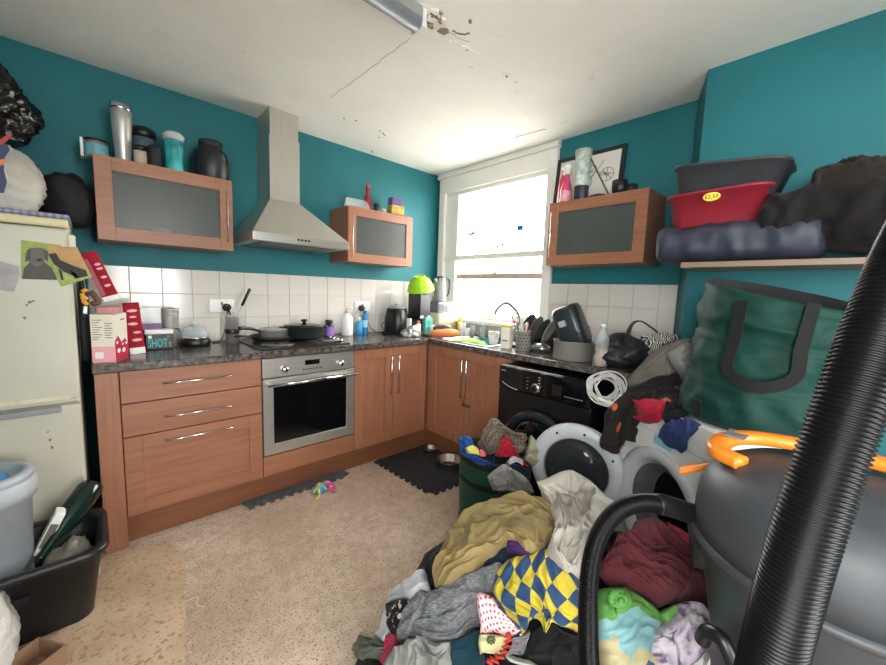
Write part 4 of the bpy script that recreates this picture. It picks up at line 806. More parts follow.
# carrier bag: swollen plastic bag
def plastic(name, col, rough=.35): return mat(name, col, rough, 0, .15, 6, .9, 26)
cb = thing('carrier_bag', 'white plastic carrier bag with blue print on the fridge', 'plastic bag', (X_(5, -.42, 170) - .045, -.40, 1.5495))
lump('bag', None, None, (0, 0, 0), .15, .14, .165, plastic('white film', 'b5b1a8'), .12, 14, 21, res=(40, 56), parent=cb)
pm = mat('blue bag print', '25305e', .4)
def bagpatch(pix, y, mt): flat('print', [((q := on(u, v, 1, y)) - Vector((X_(5, -.42, 170) - .045, -.40, 1.5495))) for u, v in pix], (0, -1, 0), .004, mt, cb)
bagpatch([(-3, 146), (7, 144), (10, 150), (5, 157), (4, 170), (7, 182), (4, 193), (-5, 193)], -.555, pm); bagpatch([(-3, 160), (5, 159), (4, 165), (-3, 166)], -.562, mat('orange print', 'e2803a', .4)); bagpatch([(-3, 142), (6, 136), (12, 133), (12, 136), (5, 143), (-3, 148)], -.558, mat('red print', 'b9383c', .4))
lump('bin_bag', 'shiny black bin bag piled above the carrier bag', 'bin bag', (X_(2, -.30, 110) - .075, -.30, 1.86), .155, .14, .16, mat('black bin liner', '0e0e10', .18, 0, .2, 8, .8, 30), .25, 16, 33, res=(44, 60))
lump('black_bag', 'dull black bag, darkened for shade, between fridge top and wall cabinet', 'bag', (-2.615, -.19, 1.5495), .095, .15, .135, mat('shade darkened black nylon', '0f1013', .8), .2, 5, 26)  # black bag whose colour also carries the shade of this corner
lump('gap_shade', 'dark lump standing for shade in the gap between fridge and end panel', 'clothing', (-2.5835, -.35, .915), .016, .2, .2, mat('dark gap shade', '17181c', .9), .1, 5, 6)  # dark lump put in to stand for the shade of the gap

# recycling crate
CRX, CRY, hh = -2.795, -.868, .30
CRT = thing('recycling_crate', 'black recycling crate full of bottles before the fridge', 'crate', (CRX, CRY, 0))
CB = mat('scuffed black crate', '1c1b1d', .4, 0, .25, 9)
loft('crate_shell', [rrect(.37, .23, .05, 0), rrect(.385, .245, .05, .01), rrect(.455, .335, .06, hh - .03), rrect(.49, .37, .07, hh - .03), rrect(.50, .38, .07, hh - .015), rrect(.49, .37, .07, hh), rrect(.44, .32, .06, hh - .004), rrect(.43, .31, .06, hh - .02), rrect(.36, .22, .05, .02)], CB, CRT)
flat('embossed_label', [(-.03, -.152, .17), (.04, -.152, .17), (.04, -.158, .205), (-.03, -.158, .205)], (0, -1, .1), .003, BLACKP, CRT); 
lump('crumpled_paper', 'crumpled grey paper and cardboard inside the crate', 'paper', (-2.66, -.86, .10), .07, .11, .08, mat('grey waste paper', '9d968a', .9, 0, .35, 20), .3, 10, 3)
pa = on(50, 545, 1, -.86); pb = on(93, 484, 1, -.70)
dv = (pb - pa); L_ = dv.length; dv.normalize()
A_ = axes(dv.orthogonal(), dv.cross(dv.orthogonal()), dv)
T = thing('wine_bottle', 'dark green wine bottle lying in the recycling crate', 'bottle', pa - dv * .06, rot=axes(dv.orthogonal(), dv.cross(dv.orthogonal()), dv))
T['label'] = 'dark green glass bottle sticking out of the recycling crate'
L2 = L_ + .06; lathe('glass', [(0, 0), (.014, 0), (.015, .02), (.016, .07), (.04, .14), (.046, .17), (.046, L2 - .02), (.04, L2 - .004), (.02, L2), (0, L2 - .01)], mat('dark green bottle glass', '10241f', .08, 0, .1), T, 28)
pc = on(38, 543, 1, -.82); B = obox('small_carton', 'white carton with black print sticking out of the crate', 'carton', (pc.x, pc.y, .24), .03, .06, .16, R(25), WHC, rot=Matrix.Rotation(R(25), 3, 'Y')); decal('print', B, rct(-.012, .012, .03, .12), -.0305, INK)
# pale bucket standing in the crate
BKx, BKy = -2.868, -.84
BK = thing('plastic_bucket', 'pale grey plastic bucket with blue liner standing in the crate', 'bucket', (BKx, BKy, .022))
BKM = mat('pale grey bucket plastic', 'aab0b6', .4, 0, .04); hb = .57 - .022
lathe('pail', [(0, 0), (.1, 0), (.104, .005), (.122, hb - .07), (.137, hb - .068), (.139, hb - .04), (.136, hb - .005), (.13, hb), (.122, hb - .003), (.1, .02), (0, .012)], BKM, BK, 40)
lathe('lid', [(.13, hb - .002), (.128, hb + .018), (.11, hb + .026), (.104, hb + .02), (.104, hb - .01)], BKM, BK, 40)
lump('liner', None, None, (-.03, -.02, hb - .05), .085, .085, .05, plastic('blue liner', '3f8fd0'), .25, 9, 4, parent=BK)
tube('lid_handle', [(.02, -.06, hb + .0), (.03, -.05, hb + .03), (.01, -.03, hb + .04)], .004, BLACKM, BK, 6)
q = on(30, 662, 2, .06); CBX = thing('cardboard_scrap', 'open brown cardboard box corner on the rug', 'cardboard box', (q.x, q.y, .007), R(35)); CBM = mat('brown cardboard', '8a6a50', .8)
for k, (x0_, x1_, y0_, y1_) in enumerate(((-.06, .06, -.06, -.056), (-.06, .06, .056, .06), (-.06, -.056, -.056, .056), (.056, .06, -.056, .056))): bx('side', x0_, x1_, y0_, y1_, 0, .07, CBM, CBX, bev=0)
bx('bottom', -.056, .056, -.056, .056, 0, .003, CBM, CBX, bev=0)
q = on(-14, 640, 2, .12); lump('white_sack', 'white crumpled sack at the bottom left edge', 'sack', (q.x - .03, q.y, .0), .10, .12, .17, plastic('white sack', 'd9d6cf'), .12, 10, 17, res=(28, 40))
# frayed rug offcut
rz0 = on(172, 542, 2, 0); rz1 = on(187, 668, 2, 0)
RG = thing('carpet_offcut', 'tan carpet offcut with frayed edge on the floor', 'rug', (-2.7, -1.2, 0), local=False)
def rugmat():
    m, nt, bs = nodes('tan offcut pile'); co = coords(nt); n = tex(nt, 'Noise', co, Scale=70.0, Detail=4.0); n2 = tex(nt, 'Noise', co, Scale=5.0, Detail=4.0)
    c = ramp(nt, n2.outputs[0], [(.3, lin('b2977a')), (.7, lin('cbb195'))]); c = mix(nt, ramp(nt, n.outputs[0], [(.36, (.8,) * 3), (.44, (0,) * 3)]), c, lin('94785a')); nt.links.new(c, bs.inputs['Base Color']); bs.inputs['Roughness'].default_value = .95; bump(nt, bs, n.outputs[0], .5, .004); return m
rnd = random.Random(4); edge = []
P_ = [(rz0.x, rz0.y), (rz0.x + .02, rz0.y - .2), (rz0.x - .01, rz0.y - .4), (rz1.x, rz1.y), (rz1.x - .01, -1.9)]
e_ = [Vector((x, y, 0)) for x, y in P_]; es = spline(e_, 40)
pts = [(p.x + rnd.uniform(-.006, .006), p.y) for p in es] + [(-2.9, -2.0), (-3.05, -1.2), (-3.0, -.70), (-2.56, -.60)]
mesh('rug', *polyvf(pts, .0005, .006), rugmat(), RG, smooth=False)
THR = mat('loose rug thread', 'd9c6a8', .9)
for k in range(34):
    p = es[rnd.randint(0, 39)]; a_ = rnd.uniform(-.9, .9); l_ = rnd.uniform(.01, .035); d_ = Vector((math.cos(a_), math.sin(a_), 0)); s_ = Vector((-d_.y, d_.x, 0)) * rnd.uniform(-.01, .01)
    tube('thread', [p + Vector((0, 0, .005)), p + d_ * l_ * .5 + s_ + Vector((0, 0, .006)), p + d_ * l_ + Vector((0, 0, .003))], .0012, THR, RG, 4, n=6)
q = on(188, 610, 2, 0); tube('thread', [(q.x + .0, q.y + .05, .005), (q.x + .04, q.y + .04, .005), (q.x + .03, q.y, .005), (q.x + .05, q.y - .03, .004)], .0018, THR, RG, 5)

# floor mats, toy, bowls
FOAM = mat('charcoal foam', '26272a', .9, 0, .2, 40, .3, 200)
def teeth(p, q, n, depth, rnd_=0):
    p = Vector(p); q = Vector(q); d = (q - p) / n; nn = Vector((d.y, -d.x)).normalized() * depth; out = []
    for k in range(n):
        a_ = p + d * k; out += [a_ + d * .15, a_ + d * .05 + nn, a_ + d * .6 + nn, a_ + d * .5]
    return [tuple(v) for v in out]
pts = teeth((-1.95, -.60), (-1.33, -.61), 11, .022) + [(-1.325, -.61), (-1.30, -.60), (-1.31, -.55), (-1.325, -.535), (-1.32, -.50), (-1.945, -.488), (-1.965, -.53), (-1.95, -.56)]
mesh('foam_mat_strip', *polyvf(pts, 0, .012), mat('worn grey foam', '4d4f52', .95, 0, .3, 60), smooth=False, label='narrow strip of grey foam jigsaw mat before the oven', cat='foam mat')
pts = [(-.55, -.555), (-1.045, -.555)] + teeth((-1.05, -.555), (-1.03, -1.17), 10, -.0)[0:0] + [tuple(v) for v in [Vector(t) for t in teeth((-1.05, -.56), (-1.03, -1.16), 10, .02)]] + teeth((-1.02, -1.17), (-.56, -1.2), 8, .02) + [(-.552, -1.2)]
mesh('foam_mat', *polyvf(pts, 0, .012), FOAM, smooth=False, label='square black foam jigsaw mat under the pet bowls', cat='foam mat')
def petbowl(label, u, v, r_, h_):
    c_ = on(u, v, 2, .012); T = thing('pet_bowl', label, 'pet bowl', (c_.x, c_.y, .0125), group='steel pet bowls'); lathe('bowl', [(0, .0), (r_ * .95, 0), (r_, .006), (r_ * .92, h_ - .004), (r_ * .97, h_), (r_ * .9, h_ - .002), (r_ * .8, .012), (0, .01)], CHROME, T, 32); lathe('base_ring', [(r_ * .955, 0), (r_ * 1.02, .001), (r_ * 1.02, .012), (r_, .013)], BLACKM, T, 32)
petbowl('small steel pet bowl at the back of the foam mat', 430, 453, .06, .045); petbowl('large steel pet bowl near the laundry tub', 449, 468, .10, .07)
tc_ = on(322, 491, 2, 0); TY = thing('rope_toy', 'multicoloured knotted rope dog toy on the floor', 'dog toy', (tc_.x, tc_.y, 0)); rnd = random.Random(2)
for k, cm in enumerate(['e0459a', '4fc25a', 'f0d83a', '4a8fe0', 'f07a3a', '9a5ad0', '5fd0c0', 'e8455a', 'f2e27a']):
    a_ = rnd.uniform(0, 6.28); c_ = Vector((rnd.uniform(-.04, .04), rnd.uniform(-.02, .02), .02)); d_ = Vector((math.cos(a_), math.sin(a_), 0)) * .035
    tube('strand', [c_ - d_, c_ - d_ * .3 + Vector((0, 0, .025)), c_ + d_ * .4 + Vector((0, 0, .02)), c_ + d_ * 1.2 - Vector((0, 0, .008))], .0095, mat('rope ' + cm, cm, .8), TY, 8)
tube('tail', [(-.01, -.01, .01), (-.05, -.06, .006), (-.075, -.075, .006)], .006, mat('rope f2e27a', 'f2e27a', .8), TY, 8); tube('tail', [(.03, -.01, .01), (.05, -.06, .006), (.06, -.07, .006)], .007, mat('rope e0459a', 'e0459a', .8), TY, 8)

def fit(name_label, k, kx=None):
    for o in COL.objects:
        if o.parent is None and o.get('label') == name_label: o.scale = (kx or 1, kx or 1, k)
for l_, k_, kx_ in (('stack of tapered steel cups behind the small black tub', 1.28, 1.1), ('tall red printed box standing behind the cream carton', 1.13, 1.05), ('clear plastic box with purple card sleeve behind the small tub', 1.25, 1), ('perforated steel utensil pot with black handled tools left of the hob', 1.22, 1), 
    ('black round egg cooker with clear domed lid', 1.1, 1.05), ('black air fryer with grey top and upright drawer handle', 1.12, 1.05), ('dark jar with purple label right of the casserole pan', 1.15, 1.05), ('tall white pump soap bottle against the tiles', 1.08, 1.1), ('short blue bottle beside the white soap bottle', 1.1, 1), ('taller blue aerosol can with paler band against the tiles', 1.15, 1),
    ('dark shaker bottle with black lid behind the travel mug', 1.35, 1.15), ('turquoise and clear bottle with grey lid on the wall cabinet', 1.28, 1.15), ('big black jar with screw lid on the wall cabinet', 1.16, 1.02), ('short jar with pale label and dark lid behind the travel mug', 1.25, 1.1), ('small black flask between the travel mug and the blue bottle', 1.25, 1),
    ('tall frosted tumbler with grey green leaf pattern on the cabinet', 1.16, 1.15), ('pink trigger bottle with white label on the right wall cabinet', 1.15, 1.25), ('pink red bottle half hidden behind the trigger bottle', 1.2, 1.2), ('black mug on the right wall cabinet before the picture', 1.15, 1.1), ('smaller dark mug at the right end of the wall cabinet', 1.4, 1.2),
    ('wide steel pot on the worktop holding an upturned black tub', 1.05, 1), ('black plastic tub tipped upside down in the steel pot', 1.15, 1.12), ('slim dark red bottle on the middle wall cabinet', 1.12, 1)): fit(l_, k_, kx_)

# ------------------------------------------------------------------ washing machines
BWM = mat('gloss black enamel', '131418', .18, 0, .1, 5); SILV = mat('silver trim', 'c9cbce', .25, .8)
BW = thing('washing_machine', 'black washing machine under the worktop', 'washing machine', (-.41, -1.7025, 0), local=False)
FX = -.70
bx('cabinet', FX + .012, -.12, -2.0, -1.405, .012, .85, BWM, BW, bev=.006)
bx('front_panel', FX, FX + .014, -2.0, -1.405, .10, .705, BWM, BW, bev=.004); bx('kick_panel', FX + .008, FX + .02, -1.995, -1.41, .012, .095, BLACKM, BW, bev=.002)
cpn = bx('control_panel', FX - .004, FX + .014, -2.0, -1.405, .71, .845, BLACKG, BW, bev=.005)
def fpt(u, v, off=0): return on(u, v, 0, FX - .004 - off)
def discx(name, y, z, x0, x1, r0, r1, mt, par, seg=32): return mesh(name, *tubevf([Vector((x0, y, z)), Vector((x1, y, z))], lambda t, i: (r0, r1)[i], seg), mt, par)
dl = fpt(536.3, 388); dial = discx('dial', dl.y, dl.z, FX - .004, FX - .024, .028, .025, SILV, BW); discx('dial_face', dl.y, dl.z, FX - .024, FX - .027, .021, .02, BLACKP, dial)
a_ = fpt(502, 381); b_ = fpt(517, 390); tube('drawer_trim', [a_, a_.lerp(b_, .5) - Vector((.006, 0, .004)), b_], .004, SILV, BW, 8)
drw = bx('detergent_drawer', FX - .007, FX, -1.575, -1.415, .722, .835, BLACKP, BW, bev=.003)
q0 = fpt(551, 386); bx('display', FX - .007, FX, -1.835, -1.775, .735, .80, mat('smoked display', '2a211f', .1), BW, bev=.002)
GRYI = mat('panel print grey', '8b8f94', .5)
for k in range(6): bx('button', FX - .006, FX, -1.70 - .0, -1.685, .735 + .016 * k, .739 + .016 * k, GRYI, cpn, bev=0)
for k in range(7): bx('button', FX - .006, FX, -1.86 - .016 * k, -1.852 - .016 * k, .742, .748, GRYI, cpn, bev=0)
for k in range(4): bx('button', FX - .006, FX, -1.62 - .0, -1.61, .74 + .02 * k, .743 + .02 * k, GRYI, cpn, bev=0)
DR = mesh('door', *join(tubevf([Vector((FX - .02, -1.70 + .2 * math.cos(t), .40 + .2 * math.sin(t))) for t in [2 * math.pi * k / 40 for k in range(40)]], .028, 12, True)), mat('dark chrome door ring', '3a3d42', .15, .6), BW)
lathe_pts = [(.0, -.01), (.10, -.015), (.17, .0), (.19, .02)]
V, F = lathevf([(.19, .0), (.16, .02), (.1, .03), (0, .032)], 40); mesh('door_glass', [Vector((FX - .01 - v[2], -1.70 + v[0], .40 + v[1])) for v in V], F, BLACKG, DR)
bx('badge', FX - .0085, FX - .006, -1.455, -1.42, .815, .821, GRYI, cpn, bev=0)
for y in (-1.45, -1.95):
    for x in (-.62, -.2): lathe('foot', [(0, 0), (.02, 0), (.02, .012), (0, .012)], BLACKM, BW, 14, c=(x, y, 0))

WWM = mat('white appliance enamel', 'dcdcd9', .3, 0, .03); WWG = mat('pale grey appliance plastic', 'b9bcbe', .35, 0, .04)
WRZ = R(-127)
WMc = thing('washing_machine', 'white washing machine with its round door hanging open', 'washing machine', (-.92, -2.40, 0), WRZ)
n_ = 10; sq = []; cir = []
def sqring(s, h0, h1, y):
    out = []
    for k in range(40):
        a = 2 * math.pi * (k + .5) / 40; c_, s_ = math.cos(a), math.sin(a); m_ = max(abs(c_), abs(s_)); x = s * c_ / m_; zz = s_ / m_; out.append(Vector((x, y, .425 + zz * .425)))
    return out
def ciring(r_, y): return [Vector((r_ * math.cos(2 * math.pi * (k + .5) / 40), y, .43 + r_ * math.sin(2 * math.pi * (k + .5) / 40))) for k in range(40)]
loft('cabinet', [sqring(.29, 0, .85, .5), sqring(.3, 0, .85, .49), sqring(.3, 0, .85, .015), sqring(.294, 0, .85, .002), sqring(.285, 0, .85, 0), ciring(.255, 0)], WWM, WMc, cap1=False, smooth=False)
loft('door_surround', [ciring(.256, .0), ciring(.25, -.012), ciring(.215, -.014), ciring(.205, .0), ciring(.185, .02), ciring(.18, .06)], WWG, WMc, cap0=False, cap1=False)
loft('gasket', [ciring(.185, .02), ciring(.165, .03), ciring(.16, .09), ciring(.15, .1)], mat('grey rubber gasket', '55585b', .6), WMc, cap0=False, cap1=False)
loft('drum', [ciring(.16, .06), ciring(.19, .1), ciring(.19, .42)], mat('drum steel', '4a4a4d', .35, .8), WMc, cap0=False)
bx('plinth', -.27, .27, .03, .45, .0, .02, BLACKM, WMc, bev=0)
mesh('energy_label', *boxvf(-.05, .05, -.0012, 0, .70, .735), mat('pale blue sticker', '7fb5c8', .5), WMc, smooth=False); mesh('brand_label', *boxvf(-.19, -.13, -.0012, 0, .775, .79), mat('green sticker', '7fae98', .5), WMc, smooth=False)
bx('fascia_line', -.298, .298, -.0015, 0, .742, .745, WWG, WMc, bev=0)
hinge = Vector((-.787, -2.22, .43)); dcn = Vector((-.835, -2.008, .43)); dx_ = (dcn - hinge).normalized(); dz_ = Vector((0, 0, 1)); dn_ = dz_.cross(dx_)   # towards the room
if dn_.dot(CAM - dcn) < 0: dn_ = -dn_
inv_ = MW[WMc.name].inverted()
def doorvf(prof, seg=44):
    V, F = lathevf(prof, seg); A = Matrix((dx_, dz_, dn_)).transposed(); return [inv_ @ (dcn + A @ Vector(v)) for v in V], F
V, F = doorvf([(.225, -.03), (.23, -.02), (.23, .0), (.222, .012), (.165, .016), (.155, .005), (.15, -.02)]); dd = mesh('door', V, F, WWG, WMc)
V, F = doorvf([(.156, .0), (.15, .025), (.12, .045), (.06, .055), (0, .057)]); mesh('door_bowl', V, F, glassy('smoked door glass', lin('3a3d40'), .55, .05), dd); V, F = doorvf([(.16, -.025), (.1, -.03), (0, -.031)]); mesh('door_cover', V, F, BLACKG, dd)
A = Matrix((dx_, dz_, dn_)).transposed()
for a in (60, 100, 150, 215, 300):
    c_ = dcn + A @ Vector((.195 * math.cos(R(a)), .195 * math.sin(R(a)), .014)); mesh('screw', [inv_ @ v for v in tubevf([c_, c_ + dn_ * .004], .006, 8)[0]], tubevf([c_, c_ + dn_ * .004], .006, 8)[1], BLACKM, dd)
V, F = boxvf(-.03, .03, -.05, .05, -.012, .012, .003); mesh('hinge', [inv_ @ (hinge + A @ v) for v in V], F, BLACKM, WMc, smooth=False)

# ------------------------------------------------------------------ shelf on the right wall and its load
SHF = wood('shelf chipboard edge', '7a6350', '8c745e', 'y')
bx('wall_shelf', -.60, -.297, -3.25, -2.315, 1.432, 1.456, SHF, label='brown wooden shelf on the right wall', cat='shelf', bev=.002)
def sack(name, label, cat, spine, w, h, mt, amp=.02, fr=7, seed=0, n=44, seg=48, sq=2.6, parent=None):
    """soft bag: superellipse sections along a spine of base points, standing on its base; w,h functions of t"""
    P = spline(spine, n); rings = []
    for i, p in enumerate(P):
        t = i / (n - 1); tg = (P[min(i + 1, n - 1)] - P[max(i - 1, 0)]); tg.z = 0; tg.normalize(); sd = Vector((-tg.y, tg.x, 0))
        e = max(0.02, (1 - abs(2 * t - 1) ** 14)) ** .5; W = w(t) * e; H = h(t) * e; ring = []
        for k in range(seg):
            a = 2 * math.pi * k / seg; c_, s_ = math.cos(a), math.sin(a)
            x = math.copysign(abs(c_) ** (2 / sq), c_) * W / 2; z = math.copysign(abs(s_) ** (2 / sq), s_) * H / 2
            q = p + sd * x + Vector((0, 0, h(t) / 2 + z)); nz = (1 - 2 * abs(noise.noise(q * fr + Vector((seed, 0, 0))))) * .8 + (1 - 2.4 * abs(noise.noise(q * fr * 2.1 + Vector((0, seed, 0))))) * .5
            d = (sd * c_ + Vector((0, 0, s_))); q2 = q + d * amp * nz * min(1, (1 + s_) + .05); q2.z = max(q2.z, p.z + (.0 if s_ < 0 else 0)); ring.append(q2)
        rings.append(ring)
    V, F = loftvf(rings); return mesh(name, V, F, mt, parent, label=label, cat=cat)
NAVY = mat('navy nylon', '2b303f', .5, 0, .2, 10); BLKF = fabric('black quilted cloth', '1e1c1c', .3)
sack('nylon_bag', 'long navy nylon bag lying along the right shelf', 'bag', [(-.46, -2.185, 1.4565), (-.46, -2.45, 1.4565), (-.46, -2.78, 1.4565)], lambda t: .30, lambda t: .155, NAVY, .02, 6, 3, sq=4)
sack('padded_jacket', 'bundled black jacket heaped at the right end of the shelf', 'jacket', [(-.47, -2.55, 1.55), (-.46, -2.75, 1.50), (-.46, -3.1, 1.457)], lambda t: .28, lambda t: .12 + .13 * min(1, t * 2.0), BLKF, .035, 9, 11)
sack('padded_jacket', 'dark brown hooded jacket draped on top of the black bundle', 'jacket', [(-.45, -2.70, 1.66), (-.45, -2.85, 1.67), (-.45, -3.12, 1.64)], lambda t: .24, lambda t: .13, fabric('dark brown cloth', '2b2622', .3), .03, 10, 15)
def tubrect(name, label, c, rot, w0, d0, w1, d1, h, mt, rim=.012):
    T = thing(name, label, 'washing up bowl', c, rot=rot)
    loft('bowl', [rrect(w0, d0, .05, 0), rrect(w0 + .01, d0 + .01, .05, .006), rrect(w1 - .01, d1 - .01, .06, h - .014), rrect(w1 + rim, d1 + rim, .07, h - .014), rrect(w1 + rim, d1 + rim, .07, h - .002), rrect(w1 - .006, d1 - .006, .06, h), rrect(w0 - .005, d0 - .005, .05, .008)], mt, T, cap1=True); return T
RT = Matrix.Rotation(R(90), 3, 'Z')
T = tubrect('red_bowl', 'red plastic washing up bowl with yellow price sticker', (-.47, -2.415, 1.612), Matrix.Rotation(R(-1), 3, 'X') @ RT, .31, .22, .375, .27, .15, mat('red plastic', '85202f', .4, 0, .08))
c_ = on(711.5, 196.5, 0, -.615); sc_ = MW[T.name].inverted()
def ellz(c, rx, rz_, x): return [Vector((x, c.y + rx * math.cos(2 * math.pi * k / 20), c.z + rz_ * math.sin(2 * math.pi * k / 20))) for k in range(20)]
P = ellz(c_, .031, .018, -.6075); flat('price_sticker', [sc_ @ p for p in P], sc_.to_3x3() @ Vector((-1, 0, 0)), .006, mat('yellow sticker', 'e3cf4a', .5), T)
text('lettering', '£2.50', .022, mat('black sticker print', '1a1a1a', .6), T, sc_ @ Vector((-.6142, c_.y, c_.z)), sc_.to_3x3() @ Vector((0, -1, 0)), sc_.to_3x3() @ Vector((0, 0, 1)))
tubrect('grey_bowl', 'dark grey washing up bowl stacked inside the red one', (-.46, -2.425, 1.70), Matrix.Rotation(R(6), 3, 'X') @ RT, .31, .22, .40, .28, .175, mat('dark grey plastic', '3a3d42', .45, 0, .08))

# ------------------------------------------------------------------ green pop-up bag on the white machine
GB = fabric('bottle green nylon', '08352e', .2, rough=.6, bmp=.1); GBD = fabric('black webbing', '1a1c1c', .2)
gb0 = Vector((-.79, -2.655, .8515)); lean = Vector((.05, -.035, 0))
PG = thing('popup_bag', 'bottle green pop up storage bag with black straps on the white machine', 'storage bag', gb0)
rings = []; GH = .50; GR = .232
for i in range(49):
    t = i / 48; z = GH * t; ring = []; hoop = sum(math.exp(-((t - h0) / .012) ** 2) for h0 in (.0, .30, .62, .97)) * .009
    for k in range(72):
        a = 2 * math.pi * k / 72; d = Vector((math.cos(a), math.sin(a), 0)); q = d * 2.2 + Vector((0, 0, t * 5)); nz = (1 - 2 * abs(noise.noise(q))) * .02 + noise.noise(q * 2.7) * .008
        env = math.sin(math.pi * min(1, max(0, (t % .325) / .325)))
        r_ = GR * (1 - .02 * math.sin(math.pi * t)) + hoop + nz * env - (.04 * max(0, .04 - t) / .04); ring.append(d * r_ + lean * t + Vector((0, 0, z + t ** 2 * (.022 * d.x + .055 * d.y) - .03 * t ** 2)))
    rings.append(ring)
rings += [[(Vector((0, 0, GH)) + lean) + (v - (Vector((0, 0, GH)) + lean)) * f - Vector((0, 0, dz)) for v in rings[-1]] for f, dz in ((.97, .0), (.95, .03), (.5, .05), (.02, .05))]
loft('bag_wall', rings[:50], GB, PG, cap1=False); loft('lid', [r for r in rings[49:]], mat('dark bag lining', '1d2222', .9), PG, cap0=False)
camdir = math.atan2(CAM.y - gb0.y, CAM.x - gb0.x)
def onbag(a, z, o=.022): t = z / GH; return Vector((math.cos(a), math.sin(a), 0)) * (GR + o) + lean * t + Vector((0, 0, z))
def strap(a0, a1, z0, z1):
    P = [onbag(a0, z1), onbag(a0 + .02, (z0 + z1) / 2, .026), onbag(a0 + .03, z0 + .04, .03), onbag((a0 + a1) / 2, z0 - .0, .034), onbag(a1 - .03, z0 + .04, .03), onbag(a1 - .02, (z0 + z1) / 2, .026), onbag(a1, z1)]
    P = spline(P, 50); V = []; F = []
    for i, p in enumerate(P):
        tg = (P[min(i + 1, 49)] - P[max(i - 1, 0)]).normalized(); nn = Vector((p.x, p.y, 0)).normalized(); s = tg.cross(nn).normalized() * .018
        V += [p - s, p + s, p + s + nn * .003, p - s + nn * .003]
    for i in range(49):
        for k in range(4): F.append([i * 4 + k, i * 4 + (k + 1) % 4, i * 4 + 4 + (k + 1) % 4, i * 4 + 4 + k])
    mesh('strap', V, F, GBD, PG, smooth=False)
strap(camdir - .42, camdir + .26, .17, .44); strap(camdir + 2.6, camdir + 3.5, .17, .44)
V, F = boxvf(-.02, .02, -.004, .004, -.03, .03, .002); a0 = camdir - .75; mesh('tab', [onbag(a0, .05, .008) + Matrix.Rotation(a0 + math.pi / 2, 3, 'Z') @ v for v in V], F, GBD, PG)

# ------------------------------------------------------------------ vacuum cleaner
VC = Vector((-1.425, -2.872, 0)); VR = .25; VZ = .745
VG = mat('graphite drum plastic', '323538', .42, 0, .06, 6); VG2 = mat('graphite lid plastic', '383b3f', .5, 0, .05, 5); ORA = mat('orange handle plastic', 'e07f22', .35, 0, .05)
VAC = thing('vacuum_cleaner', 'large graphite drum vacuum cleaner with orange handle and ribbed hose', 'vacuum cleaner', VC, local=False)
lathe('drum', [(0, .06), (.15, .06), (.162, .07), (.175, .35), (.19, .5), (.222, VZ - .08), (.24, VZ - .02), (.24, VZ), (0, VZ)], VG, VAC, 72, c=tuple(VC)); 
lathe('rim', [(.24, VZ - .012), (.252, VZ - .01), (.255, VZ), (.25, VZ + .008), (.238, VZ + .01)], VG2, VAC, 72, c=tuple(VC))
lathe('lid', [(.246, VZ + .004), (.246, VZ + .055), (.240, VZ + .105), (.222, VZ + .148), (.18, VZ + .172), (0, VZ + .182)], VG2, VAC, 72, c=tuple(VC))
for k in range(4):
    a = R(45 + 90 * k); c_ = VC + Vector((.15 * math.cos(a), .15 * math.sin(a), .0)); lathe('castor', [(0, 0), (.028, .004), (.03, .03), (.022, .06), (0, .062)], BLACKM, VAC, 16, c=tuple(c_))
def px_on(u, v, z): return on(u, v, 2, z)
zt_ = VZ + .118
# lifting handle: an orange ring bow round the lid, two clamps
hp = [(706, 461), (708, 447), (735, 433), (790, 426), (850, 430), (905, 436), (950, 440)]
hpw = [px_on(u, v, VZ + .125) for u, v in hp]
def ribbon(name, P, wv, th, mt, par, n=50):
    Q = spline(P, n); V = []; F = []
    for i, p in enumerate(Q):
        tg = (Q[min(i + 1, n - 1)] - Q[max(i - 1, 0)]); tg.z = 0; tg.normalize(); s = Vector((-tg.y, tg.x, 0)) * wv / 2; u_ = Vector((0, 0, th / 2))
        for a in range(12):
            c_, s_ = math.cos(2 * math.pi * a / 12), math.sin(2 * math.pi * a / 12); V.append(p + s * math.copysign(abs(c_) ** .6, c_) + u_ * math.copysign(abs(s_) ** .6, s_))
    for i in range(n - 1):
        for k in range(12): F.append([i * 12 + k, i * 12 + (k + 1) % 12, i * 12 + 12 + (k + 1) % 12, i * 12 + 12 + k])
    F.append(list(range(12))[::-1]); F.append([(n - 1) * 12 + k for k in range(12)])
    return mesh(name, V, F, mt, par)
cc = VC + Vector((0, 0, VZ + .12))
view = Vector((CAM.x - VC.x, CAM.y - VC.y, 0)).normalized(); left = Vector((0, 0, 1)).cross(-view) ; left = -left if left.dot(RGT) > 0 else left
def hpnt(l, f, z): return Vector((VC.x, VC.y, z)) + left * l - view * f
hz = VZ + .188
ribbon('handle', [hpnt(.155, -.075, hz - .01), hpnt(.20, -.055, hz - .005), hpnt(.215, .0, hz), hpnt(.19, .06, hz + .008), hpnt(.12, .105, hz + .012), hpnt(0, .125, hz + .012), hpnt(-.12, .105, hz + .012), hpnt(-.19, .06, hz + .008), hpnt(-.215, .0, hz), hpnt(-.2, -.055, hz - .005), hpnt(-.155, -.075, hz - .01)], .046, .03, ORA, VAC, 70)
ribbon('clamp', [hpnt(.30, .02, VZ + .075), hpnt(.255, .03, VZ + .10), hpnt(.215, .02, VZ + .125)], .035, .02, ORA, VAC, 16); ribbon('clamp', [hpnt(-.27, .02, VZ + .06), hpnt(-.245, .03, VZ + .10), hpnt(-.215, .02, VZ + .125)], .035, .02, ORA, VAC, 16)
V, F = boxvf(-.022, .022, -.035, .035, 0, .004, .001); lp = hpnt(.19, .045, hz + .018); mesh('handle_plate', [lp + axes(left, view, (0, 0, 1)) @ Vector(v) for v in V], F, mat('grey plate', '8f8f8c', .4), VAC, smooth=False)
